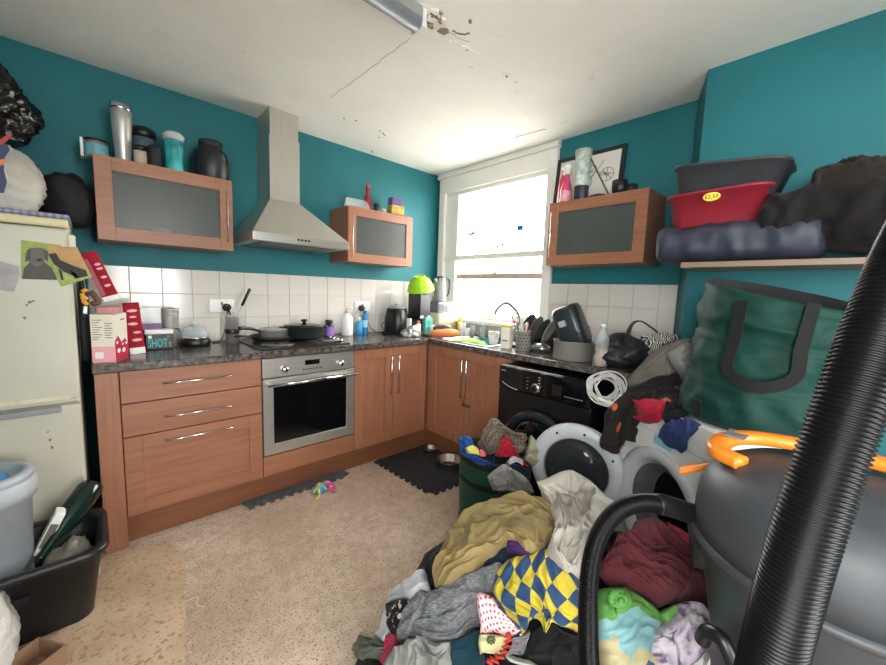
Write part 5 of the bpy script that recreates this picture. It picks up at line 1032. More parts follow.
# hose: from the lid port over the laundry, down, along the floor and up past the camera
port = pd(690, 513, .93); HOSE = mat('ribbed black hose', '0b0b0d', .36, 0, .05, spec=.2)
pth = [port, pd(665, 505, .93), pd(640, 503, .93), pd(617, 512, .92), pd(599, 535, .90), pd(590, 570, .87), pd(588, 620, .83), pd(591, 680, .80), pd(610, 760, .76), pd(660, 840, .68), pd(720, 860, .56), pd(745, 800, .44), pd(757, 715, .355), pd(776, 640, .31), pd(802, 545, .295), pd(837, 440, .29), pd(877, 335, .29), pd(922, 230, .30), pd(982, 130, .34), pd(1060, 60, .42), pd(1180, 80, .55), pd(1260, 200, .66), pd(1270, 330, .75)]
def hose(name, pts, r0, pitch, par, mt):
    Q = spline(pts, 1500); L = [0]
    for i in range(1, len(Q)): L.append(L[-1] + (Q[i] - Q[i - 1]).length)
    n = int(L[-1] / pitch * 4); out = []; j = 0
    for i in range(n + 1):
        s = L[-1] * i / n
        while j < len(L) - 2 and L[j + 1] < s: j += 1
        f_ = (s - L[j]) / max(1e-9, L[j + 1] - L[j]); out.append(Q[j].lerp(Q[j + 1], f_))
    V, F = tubevf(out, lambda t, i: r0 * (1 + (.0, .055, .0, -.07)[i % 4]), 20); return mesh(name, V, F, mt, par)
hose('hose', pth, 0.0208, .0038, VAC, HOSE)
tube('hose_cuff', [port + (port - pth[1]) * .5, port, pth[1], pth[1].lerp(pth[2], .3)], 0.025, BLACKP, VAC, 20, n=12)
tube('hose_port', [hpnt(.19, -.10, VZ - .09), port + (port - pth[1]) * .4], .03, BLACKP, VAC, 20, straight=True)
tube('nozzle_clip', [pd(702, 640, .85), pd(708, 632, .83), pd(722, 640, .80), pd(735, 668, .78)], .016, BLACKP, VAC, 12)

# ------------------------------------------------------------------ laundry: heap surface and draped garments
HC = Vector((-1.42, -2.26, 0)); HA, HBX, HH = .72, .46, .53
RT2 = Vector((RGT.x, RGT.y, 0)).normalized(); FW2 = Vector((FWD.x, FWD.y, 0)).normalized()
def heap(p):
    q = p - HC; s = abs(q.dot(RT2)) / HA; t = abs(q.dot(FW2)) / HBX; e = (s ** 2.5 + t ** 2.5)
    return HH * max(0, 1 - e)
def heap_hit(u, v):
    d = heap_march(u, v); return min(d, 1.24) if u > 600 else d
def heap_march(u, v):
    best = None; r_ = ray(u, v); d = .55
    while d < 1.9:
        p = CAM + r_ * d; g = p.z - heap(p)
        if g <= 0: return d
        if best is None or g < best[0]: best = (g, d)
        d += .006
    return best[1]
def machine_hit(u, v):
    nrm = Vector((math.cos(R(143)), math.sin(R(143)), 0)); r_ = ray(u, v); c = Vector((-.92, -2.40, 0)) + nrm * .004
    d = (c - CAM).dot(nrm) / r_.dot(nrm); p = CAM + r_ * d
    if p.z <= .85: return d
    return (.853 - CAM.z) / r_.z
def grid_interp(G, nu, nv):
    """Catmull-Rom over a control grid of vectors"""
    rows_ = [spline(r, nu) for r in G]; cols = [spline([rows_[j][i] for j in range(len(rows_))], nv) for i in range(nu)]
    return [[cols[i][j] for i in range(nu)] for j in range(nv)]
def cloth(name, rows, mt, zoom=(0, 0, 1), hit=heap_hit, lift=.02, thick=.05, amp=.018, fr=7.0, dirn=0, stretch=3.0, seed=0, res=56, parent=None, label=None, cat='clothing', group=None, curl=.8, depth=None, jit=.010, fine=.35):
    x0, y0, s = zoom; G = []
    for r_ in rows:
        L = []
        for q in r_:
            u, v = x0 + q[0] / s, y0 + q[1] / s
            d = q[2] if (depth and len(q) > 2) else (depth if depth else hit(u, v) - lift - (q[2] if len(q) > 2 else 0)); L.append(pd(u, v, d))
        G.append(L)
    res = int(res * 1.35); nu = nv = res; S = grid_interp(G, nu, nv); ca, sa = math.cos(dirn), math.sin(dirn); so = Vector((seed * 3.7, seed * 1.3, seed))
    lu = sum((S[nv // 2][i + 1] - S[nv // 2][i]).length for i in range(nu - 1)); lv = sum((S[j + 1][nu // 2] - S[j][nu // 2]).length for j in range(nv - 1))
    T = []; Bk = []; UVs = []
    for j in range(nv):
        for i in range(nu):
            p = S[j][i]; a = S[j][min(i + 1, nu - 1)] - S[j][max(i - 1, 0)]; b = S[min(j + 1, nv - 1)][i] - S[max(j - 1, 0)][i]; n = a.cross(b)
            n = n.normalized() if n.length > 1e-9 else -FWD
            if n.dot(CAM - p) < 0: n = -n
            n = (n * .8 + (CAM - p).normalized() * .35 + Vector((0, 0, .2))).normalized()
            x = (i / (nu - 1) - .5) * lu; y = (j / (nv - 1) - .5) * lv; fr2 = fr * 1.9; fx = (x * ca + y * sa) * fr2 / stretch; fy = (-x * sa + y * ca) * fr2
            wq = Vector((x * 7, y * 7, 0)) + so; wx = noise.noise(wq) * 1.3; wy = noise.noise(wq + Vector((9, 4, 2))) * 1.3
            q = Vector((fx + wx, fy + wy, 0)) + so; r1 = 1 - 2.2 * (abs(noise.noise(q)) + .0) ** .8; q2 = Vector((fx * 1.6 + wy * 1.5, fy * 1.9 - wx * 1.5, 3)) + so; r2 = 1 - 2.4 * abs(noise.noise(q2)); r3 = noise.noise(q * 5.1)
            e = min(i, nu - 1 - i) / (nu - 1), min(j, nv - 1 - j) / (nv - 1); ed = min(1, e[0] / .13) * min(1, e[1] / .13); rd = math.sqrt(max(0, 1 - (1 - ed) ** 2))
            dsp = amp * 1.25 * (r1 * .75 + r2 * fine + r3 * .12) * (.35 + .65 * ed) - (1 - rd) * thick * curl
            jt = Vector((noise.noise(p * 23 + so), noise.noise(p * 23 - so), noise.noise(p * 19))) * jit * (1 - ed)
            T.append(p + n * dsp + jt); Bk.append(p - n * thick + jt); UVs.append((x, y))
    N = nu * nv; F = []
    for j in range(nv - 1):
        for i in range(nu - 1): k = j * nu + i; F.append([k, k + 1, k + nu + 1, k + nu])
    st = 7
    idx = lambda j, i: N + j * nu + i
    for j in range(nv - 1):
        for i in range(nu - 1): k = N + j * nu + i; F.append([k + nu, k + nu + 1, k + 1, k])
    for i in range(nu - 1): F.append([i + 1, i, N + i, N + i + 1]); k = (nv - 1) * nu + i; F.append([k, k + 1, N + k + 1, N + k])
    for j in range(nv - 1): k = j * nu; F.append([k, k + nu, N + k + nu, N + k]); k += nu - 1; F.append([k + nu, k, N + k, N + k + nu])
    V = T + Bk
    for v in V: v.z = max(v.z, .004)
    return mesh(name, V, F, mt, parent, label=label, cat=cat, group=group, uv=UVs + UVs)
# --- cloth materials
def uvmat(name, build, rough=.92, weave=260):
    m, nt, bs = nodes(name); tc = nt.nodes.new('ShaderNodeUVMap'); mp = nt.nodes.new('ShaderNodeMapping'); nt.links.new(tc.outputs[0], mp.inputs[0])
    c = build(nt, mp); nt.links.new(c, bs.inputs['Base Color']); bs.inputs['Roughness'].default_value = rough; bs.inputs['Specular IOR Level'].default_value = .2; bs.inputs['Sheen Weight'].default_value = .06
    n = tex(nt, 'Noise', coords(nt), Scale=weave, Detail=2.0); bump(nt, bs, n.outputs[0], .25, .002); return m
def chk(nt, mp):
    mp.inputs['Rotation'].default_value = (0, 0, R(52)); mp.inputs['Scale'].default_value = (1.25, 1, 1); t = tex(nt, 'Checker', mp.outputs[0], Scale=23.0); t.inputs['Color1'].default_value = lin('baa836'); t.inputs['Color2'].default_value = lin('2b4468'); n = tex(nt, 'Noise', coords(nt), Scale=40.0); return mix(nt, .35, t.outputs[0], ramp(nt, n.outputs[0], [(.3, (.35,) * 3), (.7, (.9,) * 3)]), 'MULTIPLY')
CHK = uvmat('yellow and blue diamond check', chk)
def hearts(nt, mp):
    mp.inputs['Rotation'].default_value = (0, 0, R(20)); v = tex(nt, 'Voronoi', mp.outputs[0], Scale=85.0, Randomness=.15); return ramp(nt, v.outputs['Distance'], [(.0, lin('c4283f')), (.26, lin('ecc6c9'))], 'CONSTANT')
HRT = uvmat('pink with red spots', hearts)
def marl(nt, mp):
    mp.inputs['Scale'].default_value = (1, 9, 1); n = tex(nt, 'Noise', mp.outputs[0], Scale=60.0, Detail=3.0); return ramp(nt, n.outputs[0], [(.35, lin('4a4b4e')), (.55, lin('6f7073')), (.72, lin('a09f9d'))])
MARL = uvmat('grey marled knit', marl)
def towel(nt, mp):
    g = nt.nodes.new('ShaderNodeSeparateXYZ'); nt.links.new(mp.outputs[0], g.inputs[0]); n = tex(nt, 'Noise', mp.outputs[0], Scale=14.0, Detail=3.0); a = nt.nodes.new('ShaderNodeMath'); a.operation = 'MULTIPLY_ADD'; nt.links.new(n.outputs[0], a.inputs[0]); a.inputs[1].default_value = .2; nt.links.new(g.outputs[1], a.inputs[2])
    b = nt.nodes.new('ShaderNodeMath'); b.operation = 'MULTIPLY_ADD'; nt.links.new(a.outputs[0], b.inputs[0]); b.inputs[1].default_value = 3.2; b.inputs[2].default_value = .2
    base = ramp(nt, b.outputs[0], [(0.0, lin('55863f')), (.38, lin('5d8f45')), (.42, lin('7ba5a8')), (.66, lin('739da5')), (.70, lin('a59b78')), (.80, lin('35506a')), (.88, lin('b08a5a'))], 'CONSTANT')
    v = tex(nt, 'Voronoi', mp.outputs[0], Scale=24.0); return mix(nt, ramp(nt, v.outputs['Distance'], [(.5, (0,) * 3), (.7, (.25,) * 3)]), base, lin('2d4a3c'))
TOWEL = uvmat('green and aqua printed towelling', towel)
def floral(nt, mp):
    n = tex(nt, 'Noise', mp.outputs[0], Scale=26.0, Detail=3.0); return ramp(nt, n.outputs[0], [(.38, lin('6f6078')), (.46, lin('b9adbc')), (.6, lin('cfc9cf'))])
FLOR = uvmat('lilac floral cotton', floral)
def bwpat(nt, mp):
    n = tex(nt, 'Noise', mp.outputs[0], Scale=45.0, Detail=2.0); return ramp(nt, n.outputs[0], [(.5, lin('17171a')), (.58, lin('b5aaa2'))], 'CONSTANT')
BWP = uvmat('black and white leaf print', bwpat)
def zebra(nt, mp):
    w = tex(nt, 'Wave', mp.outputs[0], Scale=28.0, Distortion=9.0, Detail=2.0); return ramp(nt, w.outputs[0], [(.45, lin('2a2a2c')), (.55, lin('cbc8c3'))])
ZEB = uvmat('black and white zebra print', zebra)
def hallow(nt, mp):
    v = tex(nt, 'Voronoi', mp.outputs[0], Scale=13.0); return ramp(nt, v.outputs['Distance'], [(.0, lin('c05f2c')), (.2, lin('211d1c'))], 'CONSTANT')
HAL = uvmat('black cloth with orange motifs', hallow)
def tartan(nt, mp):
    a = tex(nt, 'Wave', mp.outputs[0], Scale=16.0, bands_direction='X'); b = tex(nt, 'Wave', mp.outputs[0], Scale=16.0, bands_direction='Y'); c = mix(nt, ramp(nt, a.outputs[0], [(.6, (0,) * 3), (.75, (.5,) * 3)]), lin('8d8270'), lin('51483d')); return mix(nt, ramp(nt, b.outputs[0], [(.6, (0,) * 3), (.75, (.45,) * 3)]), c, lin('4a4238'))
TART = uvmat('taupe checked flannel', tartan)
KHA = fabric('khaki cotton twill', '86744c', .15); CRM = fabric('off white cotton', 'aea89f', .1); LGR = fabric('light grey jersey', '83827e', .1); WTE = fabric('pale grey cotton', 'b9babd', .1); MAR = fabric('maroon cotton', '5e2a30', .2); OLV = mat('olive puffer nylon', '5d6459', .4, 0, .15, 12); TEALC = fabric('dark teal velour', '12323d', .25); REDC = fabric('crimson fleece', 'a3182f', .2); NAVC = fabric('navy cotton', '26335f', .2); BLU = fabric('royal blue cotton', '1c4f96', .25); BLK = fabric('black cotton', '0d0d10', .3); GRYC = fabric('mid grey sweatshirt', '85837f', .12); TAUP = fabric('taupe grey cotton', '716b64', .15); OLC = fabric('pale olive cotton', '8a8a6e', .15); PNKK = fabric('pink red knit', '9a2d45', .25); YEL = fabric('lemon cloth', 'd9d36a', .15); PNK = fabric('coral pink cloth', 'd9636f', .15); PURC = fabric('deep purple cotton', '3a2350', .2); GRN = fabric('leaf green towelling', '5a9347', .2)
# heap core
V = []; F = []; nn = 64; keep = []
for j in range(nn):
    for i in range(nn):
        s, t = -1.0 + 2.0 * i / (nn - 1), -1.0 + 2.0 * j / (nn - 1)
        rr_ = max(abs(s), abs(t)); l_ = math.hypot(s, t) or 1; s, t = s * rr_ / l_, t * rr_ / l_
        p = HC + RT2 * (s * HA * (.74 if s < 0 else .93)) + FW2 * (t * HBX * .95); h = heap(p) * .9
        k = (1 - 2 * abs(noise.noise(Vector((s * 5, t * 4, 4))))) * .025 + noise.noise(Vector((s * 11, t * 8, 1))) * .012; V.append(Vector((p.x, p.y, max(.003, h - .03 + k * min(1, h * 6)) if rr_ < .99 else .003)))
for j in range(nn - 1):
    for i in range(nn - 1):
        q = [j * nn + i, j * nn + i + 1, (j + 1) * nn + i + 1, (j + 1) * nn + i]
        if all((V[k_] - VC - Vector((0, 0, V[k_].z))).length > .26 and (V[k_] - Vector((-.92, -2.40, 0))).dot(Vector((.799, -.602, 0))) < -.03 for k_ in q): F.append(q)
us_ = sorted({k_ for f in F for k_ in f}); mp_ = {k_: n_ for n_, k_ in enumerate(us_)}; V = [V[k_] for k_ in us_]; F = [[mp_[k_] for k_ in f] for f in F]
mesh('dark_bedding', V, F, BLK, label='black bedding at the bottom of the laundry heap', cat='bedding')
ZA = (340, 460, 3.164); ZB = (340, 560, 6.329); ZC_ = (470, 540, 5.323); ZD = (580, 500, 4.033); ZE = (450, 400, 6.045); ZF = (590, 380, 4.754); ZG = (460, 280, 3.692)
HG = 'clothes in the laundry heap'
cloth('khaki_trousers', [[(283, 385), (322, 262), (400, 152), (500, 100), (600, 92), (690, 150)], [(290, 395), (345, 305), (430, 215), (520, 175), (610, 165), (690, 175)], [(300, 402), (375, 330), (450, 270), (525, 235), (600, 235), (672, 225)], [(312, 410), (400, 345), (470, 300), (530, 262), (585, 300), (640, 280)]], KHA, ZA, lift=.05, thick=.07, amp=.03, fr=8, dirn=R(28), stretch=3.5, seed=1, res=84, label='crumpled khaki trousers draped over the top of the heap', group=HG)
cloth('off_white_shirt', [[(632, 85), (690, 58), (745, 46), (802, 60)], [(655, 125), (700, 130), (765, 130), (850, 140)], [(680, 200), (712, 210), (765, 215), (818, 195)], [(655, 275), (690, 290), (735, 290), (792, 250)], [(692, 345), (712, 354), (735, 348), (757, 325)]], CRM, ZA, lift=.075, thick=.05, amp=.028, fr=11, dirn=R(80), stretch=3.5, seed=2, res=72, label='off white cotton top hanging beside the vacuum hose', group=HG)
cloth('checked_cushion_cover', [[(160, 105), (225, 70), (330, 62), (400, 28), (470, 105), (600, 180)], [(118, 200), (200, 200), (285, 185), (355, 165), (450, 235), (600, 270)], [(113, 300), (185, 305), (280, 285), (370, 260), (460, 330), (600, 380)], [(190, 390), (240, 405), (325, 375), (395, 385), (470, 420), (600, 450)], [(262, 475), (295, 482), (330, 425), (410, 402), (480, 460), (600, 500)]], CHK, ZC_, lift=.055, thick=.045, amp=.02, fr=9, dirn=R(60), stretch=2.5, seed=3, res=84, label='yellow and blue diamond checked cloth on the heap', group=HG)
JM = thing('knitted_jumper', 'grey marled knitted jumper on the left slope of the heap', 'clothing', pd(440, 600, 1.15), group=HG, local=False)
cloth('sleeve', [[(262, 420), (340, 385), (440, 335), (520, 312)], [(250, 450), (345, 430), (440, 395), (515, 350)], [(242, 500), (340, 480), (430, 435), (500, 395)]], MARL, ZA, lift=.035, thick=.05, amp=.010, fr=8, dirn=R(20), seed=4, cat=None, parent=JM)
cloth('body', [[(235, 500), (320, 480), (420, 425), (500, 385)], [(200, 530), (300, 535), (385, 510), (450, 440)], [(178, 560), (275, 575), (355, 570), (435, 500)]], MARL, ZA, lift=.02, thick=.06, amp=.012, fr=8, dirn=R(20), seed=5, cat=None, parent=JM)
cloth('collar', [[(245, 405), (265, 410), (285, 430)], [(205, 470), (225, 480), (240, 500)], [(165, 560), (190, 565), (210, 570)]], MARL, ZA, lift=.03, thick=.05, amp=.012, seed=6, cat=None, parent=JM, res=36)
cloth('grey_sweatshirt', [[(335, 560), (425, 520), (510, 468), (600, 520), (700, 500)], [(290, 600), (400, 600), (500, 560), (600, 600), (700, 590)], [(262, 680), (380, 680), (480, 680), (590, 680), (700, 690)], [(240, 800), (370, 800), (480, 800), (590, 800), (700, 800)]], LGR, ZB, lift=.03, thick=.05, amp=.025, fr=10, dirn=R(75), stretch=4, seed=7, res=64, label='light grey jersey sweatshirt at the bottom of the heap', group=HG)
TE = thing('grey_tshirt', 'pale grey tee shirt at the left edge of the heap', 'clothing', pd(395, 590, 1.3), group=HG, local=False)
cloth('body', [[(300, 230), (370, 150), (440, 100), (515, 45)], [(288, 270), (370, 215), (440, 185), (545, 100)], [(284, 305), (360, 245), (450, 245), (565, 178)]], WTE, ZB, lift=.02, thick=.05, amp=.012, fr=9, seed=8, cat=None, parent=TE, res=44)
cloth('sleeve', [[(280, 300), (310, 320)], [(250, 400), (305, 430)], [(203, 475), (275, 518)]], WTE, ZB, lift=.012, thick=.04, amp=.008, seed=9, cat=None, parent=TE, res=32)
cloth('leaf_print_shirt', [[(285, 285), (350, 250), (455, 238)], [(283, 360), (350, 330), (425, 290)], [(290, 430), (340, 415), (390, 360)]], BWP, ZB, lift=.03, thick=.04, amp=.012, seed=10, res=36, label='black and white leaf print cloth left in the heap', group=HG)
cloth('puffer_hood', [[(72, 530), (130, 470), (215, 488)], [(62, 570), (160, 550), (278, 550)], [(108, 652), (180, 645), (285, 592)]], OLV, ZB, lift=.03, thick=.06, amp=.012, fr=9, seed=11, res=40, label='olive puffer garment at the far left of the heap', group=HG)
cloth('black_sock', [[(90, 640), (130, 620), (200, 640)], [(85, 690), (150, 680), (240, 650)], [(90, 740), (150, 740), (260, 720)]], BLK, ZB, lift=.02, thick=.03, amp=.01, seed=12, res=30, label='black sock under the olive puffer garment', group=HG)
cloth('red_cloth', [[(290, 470), (335, 450)], [(275, 540), (335, 540)], [(240, 670), (300, 640)]], PNKK, ZB, lift=.012, thick=.03, amp=.01, seed=13, res=30, label='dull red cloth showing beside the light grey sweatshirt', group=HG)
cloth('teal_velour', [[(690, 500), (780, 465), (890, 415)], [(690, 600), (780, 590), (890, 570)], [(690, 760), (780, 760), (900, 760)]], TEALC, ZB, lift=.012, thick=.04, amp=.015, seed=14, res=44, label='dark teal velour garment low in the heap', group=HG)
cloth('black_scarf', [[(515, 45), (560, 5), (640, -10)], [(545, 100), (575, 60), (620, 30)], [(552, 155), (570, 110), (600, 60)]], BLK, ZB, lift=.03, thick=.04, amp=.012, seed=15, res=36, label='black cloth sticking out above the khaki trousers', group=HG)
cloth('navy_cloth', [[(440, 300), (530, 240), (620, 300)], [(450, 325), (530, 300), (600, 340)], [(470, 350), (520, 340), (580, 360)]], fabric('midnight cotton', '171c2e', .25), ZA, lift=.02, thick=.04, amp=.01, seed=16, res=36, label='midnight blue cloth under the khaki trousers', group=HG)
cloth('purple_cloth', [[(525, 240), (550, 255), (600, 290)], [(530, 275), (560, 290), (610, 300)]], PURC, ZA, lift=.055, thick=.03, amp=.008, seed=17, res=28, label='deep purple cloth between khaki trousers and checked cloth', group=HG)
cloth('spotted_pyjamas', [[(22, 272), (110, 305), (185, 385), (255, 448)], [(38, 370), (100, 395), (175, 435), (270, 470)], [(48, 480), (110, 492), (190, 497), (318, 478)]], HRT, ZC_, lift=.05, thick=.04, amp=.008, seed=18, res=44, label='pink cloth with red hearts on the heap', group=HG)
ST = thing('christmas_stocking', 'cream stocking with red zigzag trim below the pink cloth', 'clothing', pd(495, 650, 1.0), group=HG, local=False)
cloth('foot', [[(48, 488), (120, 500), (212, 503)], [(45, 550), (110, 560), (188, 570)], [(48, 603), (100, 617), (165, 625)]], fabric('cream felt', 'cfc596', .1), ZC_, lift=.045, thick=.04, amp=.006, seed=19, cat=None, parent=ST, res=34)
cloth('cuff', [[(222, 505), (280, 500), (338, 470)], [(210, 560), (260, 560), (320, 530)], [(180, 625), (220, 610), (270, 590)]], MARL, ZC_, lift=.04, thick=.04, amp=.006, seed=20, cat=None, parent=ST, res=34)
zz = [pd(470 + x / 5.323, 540 + y / 5.323, heap_hit(470 + x / 5.323, 540 + y / 5.323) - .062) for x, y in ((215, 500), (190, 515), (222, 530), (185, 545), (212, 560), (175, 575), (198, 592), (160, 600), (180, 622), (135, 618), (150, 648), (110, 630), (120, 660), (90, 640))]
V, F = tubevf(zz, .006, 8); mesh('zigzag_trim', V, F, fabric('red felt', 'b8342a', .2), ST); V, F = join(*[tubevf([pd(470 + (112 + r0 * math.cos(a)) / 5.323, 540 + (532 + r0 * math.sin(a)) / 5.323, heap_hit(491, 640) - .057 - .006) for r0 in (6, 24)], .003, 6) for a in [math.pi * k / 4 for k in range(8)]]); mesh('snowflake', V, F, fabric('green felt', '4c5a3a', .2), ST)
cloth('black_trousers', [[(330, 470), (420, 420), (500, 470), (620, 520)], [(300, 560), (420, 520), (500, 560), (620, 600)], [(240, 660), (400, 650), (500, 660), (620, 700)], [(240, 800), (400, 800), (500, 800), (620, 800)]], BLK, ZC_, lift=.015, thick=.05, amp=.02, seed=21, res=44, label='black trousers below the yellow and blue checked cloth', group=HG)
cloth('white_strap', [[(195, 625), (300, 655), (420, 690)], [(190, 640), (300, 675), (420, 720)]], fabric('grey white strip', 'a9aaa4', .1), ZC_, lift=.04, thick=.02, amp=.004, seed=22, res=24, label='thin grey white strap across the black trousers', group=HG)
cloth('maroon_blouse', [[(90, 235), (150, 140), (240, 80), (335, 90), (430, 165), (540, 250)], [(100, 270), (180, 220), (260, 195), (345, 195), (435, 230), (540, 310)], [(150, 315), (230, 300), (295, 295), (370, 290), (450, 300), (540, 360)], [(185, 335), (280, 375), (345, 405), (405, 390), (475, 385), (540, 450)]], MAR, ZD, lift=.03, thick=.06, amp=.032, fr=9, dirn=R(35), stretch=2.5, seed=23, res=84, label='crumpled maroon cotton garment beside the vacuum drum', group=HG)
cloth('pink_knit', [[(370, 95), (440, 140), (530, 215)], [(400, 150), (465, 200), (535, 270)]], PNKK, ZD, lift=.02, thick=.03, amp=.008, fr=20, seed=24, res=34, label='pink red knit showing behind the maroon garment', group=HG)
TWL = thing('printed_towel', 'rolled green and aqua printed towel inside the hose loop', 'towel', pd(630, 640, .98), group=HG, local=False)
cloth('towel_body', [[(62, 372), (130, 335), (190, 335), (245, 372), (335, 435)], [(62, 440), (140, 420), (205, 420), (265, 445), (345, 490)], [(65, 520), (150, 505), (215, 505), (262, 530), (315, 545)], [(70, 600), (160, 600), (225, 600), (290, 605), (315, 610)], [(90, 740), (170, 740), (230, 740), (290, 740), (330, 740)]], TOWEL, ZD, lift=.03, thick=.07, amp=.012, fr=9, dirn=R(-20), seed=25, res=72, cat=None, parent=TWL)
spr = []
for k in range(60):
    t = k / 59; a = t * 4.6 * math.pi; r_ = 8 + 40 * t; x, y = 160 + r_ * math.cos(a), 405 + r_ * .8 * math.sin(a); u, v = 580 + x / 4.033, 500 + y / 4.033; spr.append(pd(u, v, heap_hit(u, v) - .052 - .012 * (1 - t)))
V, F = tubevf(spr, lambda t, i: .007 + .003 * math.sin(t * 20), 10); mesh('rolled_end', V, F, GRN, TWL)
cloth('towel_corner', [[(340, 460), (370, 420), (400, 425)], [(345, 480), (380, 465), (412, 470)], [(350, 500), (380, 500), (410, 490)]], GRN, ZD, lift=.03, thick=.03, amp=.012, seed=26, cat=None, parent=TWL, res=30)
cloth('floral_blouse', [[(288, 545), (355, 505), (408, 412), (465, 408), (540, 475)], [(300, 600), (370, 570), (430, 520), (490, 500), (548, 530)], [(310, 700), (380, 700), (440, 690), (500, 640), (550, 590)]], FLOR, ZD, lift=.045, thick=.05, amp=.02, fr=10, dirn=R(70), stretch=3, seed=27, res=60, label='lilac floral blouse next to the vacuum drum', group=HG)
cloth('white_cloth', [[(490, 640), (520, 560), (545, 520)], [(480, 720), (520, 660), (550, 620)]], fabric('white cotton', 'd9d7d2', .05), ZD, lift=.04, thick=.03, amp=.006, seed=28, res=28, label='white cloth strip between the floral blouse and the drum', group=HG)
cloth('grey_hoodie', [[(232, 468), (320, 402), (410, 428), (485, 490)], [(248, 512), (330, 480), (405, 500), (505, 540)], [(258, 550), (340, 560), (420, 575), (515, 575)]], GRYC, ZE, depth=1.66, lift=0, thick=.07, amp=.025, fr=9, dirn=R(40), fine=.7, seed=29, res=52, label='mid grey hoodie between the laundry tub and the khaki trousers', group=HG)
V = [v for v in []]
# something solid under the hoodie
lump('folded_blanket', 'dark folded blanket behind the heap below the grey hoodie', 'blanket', (-1.20, -1.92, 0), .19, .17, .22, BLK, .1, 6, 5)

# laundry tub
TBc = Vector((-.935, -1.585, 0)); LT = thing('laundry_tub', 'dark green pop up laundry tub with black rim full of clothes', 'laundry tub', TBc, local=False); TGR = fabric('forest green nylon', '14402f', .2, rough=.6)
rr = []
for i in range(25):
    t = i / 24; rr.append([TBc + Vector((math.cos(a), math.sin(a), 0)) * (.19 + .012 * t + .006 * noise.noise(Vector((math.cos(a) * 2, math.sin(a) * 2, t * 4)))) + Vector((0, 0, .004 + .40 * t)) for a in [2 * math.pi * k / 48 for k in range(48)]])
inner = [[TBc + (v - TBc) * .95 + Vector((0, 0, -.02 * f)) for v in rr[-1]] for f in (0, 1)] + [[TBc + Vector(((v.x - TBc.x) * .9, (v.y - TBc.y) * .9, .25)) for v in rr[-1]]]
loft('tub_wall', rr + inner, TGR, LT)
def ringband(z0, z1, r_, mt, nm): lathe(nm, [(r_, z0), (r_ + .006, z0 + .004), (r_ + .006, z1 - .004), (r_, z1)], mt, LT, 48, c=tuple(TBc))
ringband(.375, .412, .2, GBD, 'rim'); ringband(.26, .295, .196, GBD, 'band'); ringband(.012, .04, .189, GBD, 'base_band')
lump('tub_filling', None, None, (0, 0, 0), .01, .01, .01, BLK, parent=None) if False else None
TG = 'clothes in the laundry tub'
lump('dark_jeans', 'dark jeans filling the laundry tub', 'clothing', TBc + Vector((0, 0, .26)), .165, .165, .10, fabric('dark denim', '1d2438', .3), .08, 7, 31, group=TG)
cloth('blue_shirt', [[(42, 235), (90, 222), (140, 230)], [(60, 300), (110, 320), (170, 330)], [(90, 345), (170, 370), (250, 385)], [(230, 420), (280, 410), (325, 390)]], BLU, ZE, depth=1.93, lift=0, thick=.05, amp=.02, fr=12, fine=.7, seed=41, res=44, label='royal blue top hanging over the tub rim', group=TG)
cloth('flannel_shirt', [[(172, 275), (235, 140), (290, 113), (372, 180), (470, 208)], [(195, 305), (250, 235), (312, 225), (385, 245), (475, 275)], [(235, 335), (275, 330), (325, 340), (395, 330), (450, 310)]], TART, ZE, depth=2.0, lift=0, thick=.09, amp=.036, fr=13, fine=.7, seed=42, res=60, label='taupe checked flannel shirt heaped in the tub', group=TG)
cloth('red_shirt', [[(275, 330), (335, 210), (375, 260), (400, 330)], [(290, 345), (340, 300), (390, 330), (480, 400)], [(330, 350), (370, 355), (420, 390), (485, 415)]], REDC, ZE, depth=1.9, lift=0, thick=.05, amp=.018, fr=10, fine=.7, seed=43, res=44, label='bright red top in the middle of the tub', group=TG)
cloth('lemon_cloth', [[(95, 285), (130, 275), (175, 300)], [(105, 320), (150, 330), (190, 345)]], YEL, ZE, depth=1.88, lift=0, thick=.03, amp=.012, seed=44, res=28, label='small lemon cloth on the blue top', group=TG)
cloth('coral_cloth', [[(170, 305), (195, 300), (215, 330)], [(180, 340), (195, 345), (212, 342)]], PNK, ZE, depth=1.87, lift=0, thick=.02, amp=.006, seed=45, res=22, label='small coral pink cloth beside the lemon cloth', group=TG)
cloth('white_navy_sock', [[(335, 380), (380, 340), (440, 360)], [(345, 400), (400, 380), (445, 400)]], fabric('white navy sock', 'b9bcc4', .3), ZE, depth=1.86, lift=0, thick=.03, amp=.01, seed=46, res=26, label='white and navy sock below the red top', group=TG)
cloth('olive_shirt', [[(470, 290), (500, 215), (550, 290)], [(460, 330), (510, 300), (560, 330)], [(440, 350), (500, 400), (540, 380)]], OLC, ZE, depth=1.96, lift=0, thick=.05, amp=.01, fine=.7, seed=47, res=34, label='pale olive top at the right of the tub', group=TG)
cloth('navy_jersey', [[(320, 395), (400, 390), (480, 420)], [(300, 410), (400, 420), (490, 440)], [(320, 440), (400, 450), (480, 470)]], fabric('navy jersey', '1a2036', .3), ZE, depth=1.84, lift=0, thick=.05, amp=.012, seed=48, res=34, label='dark navy jersey at the front of the tub', group=TG)

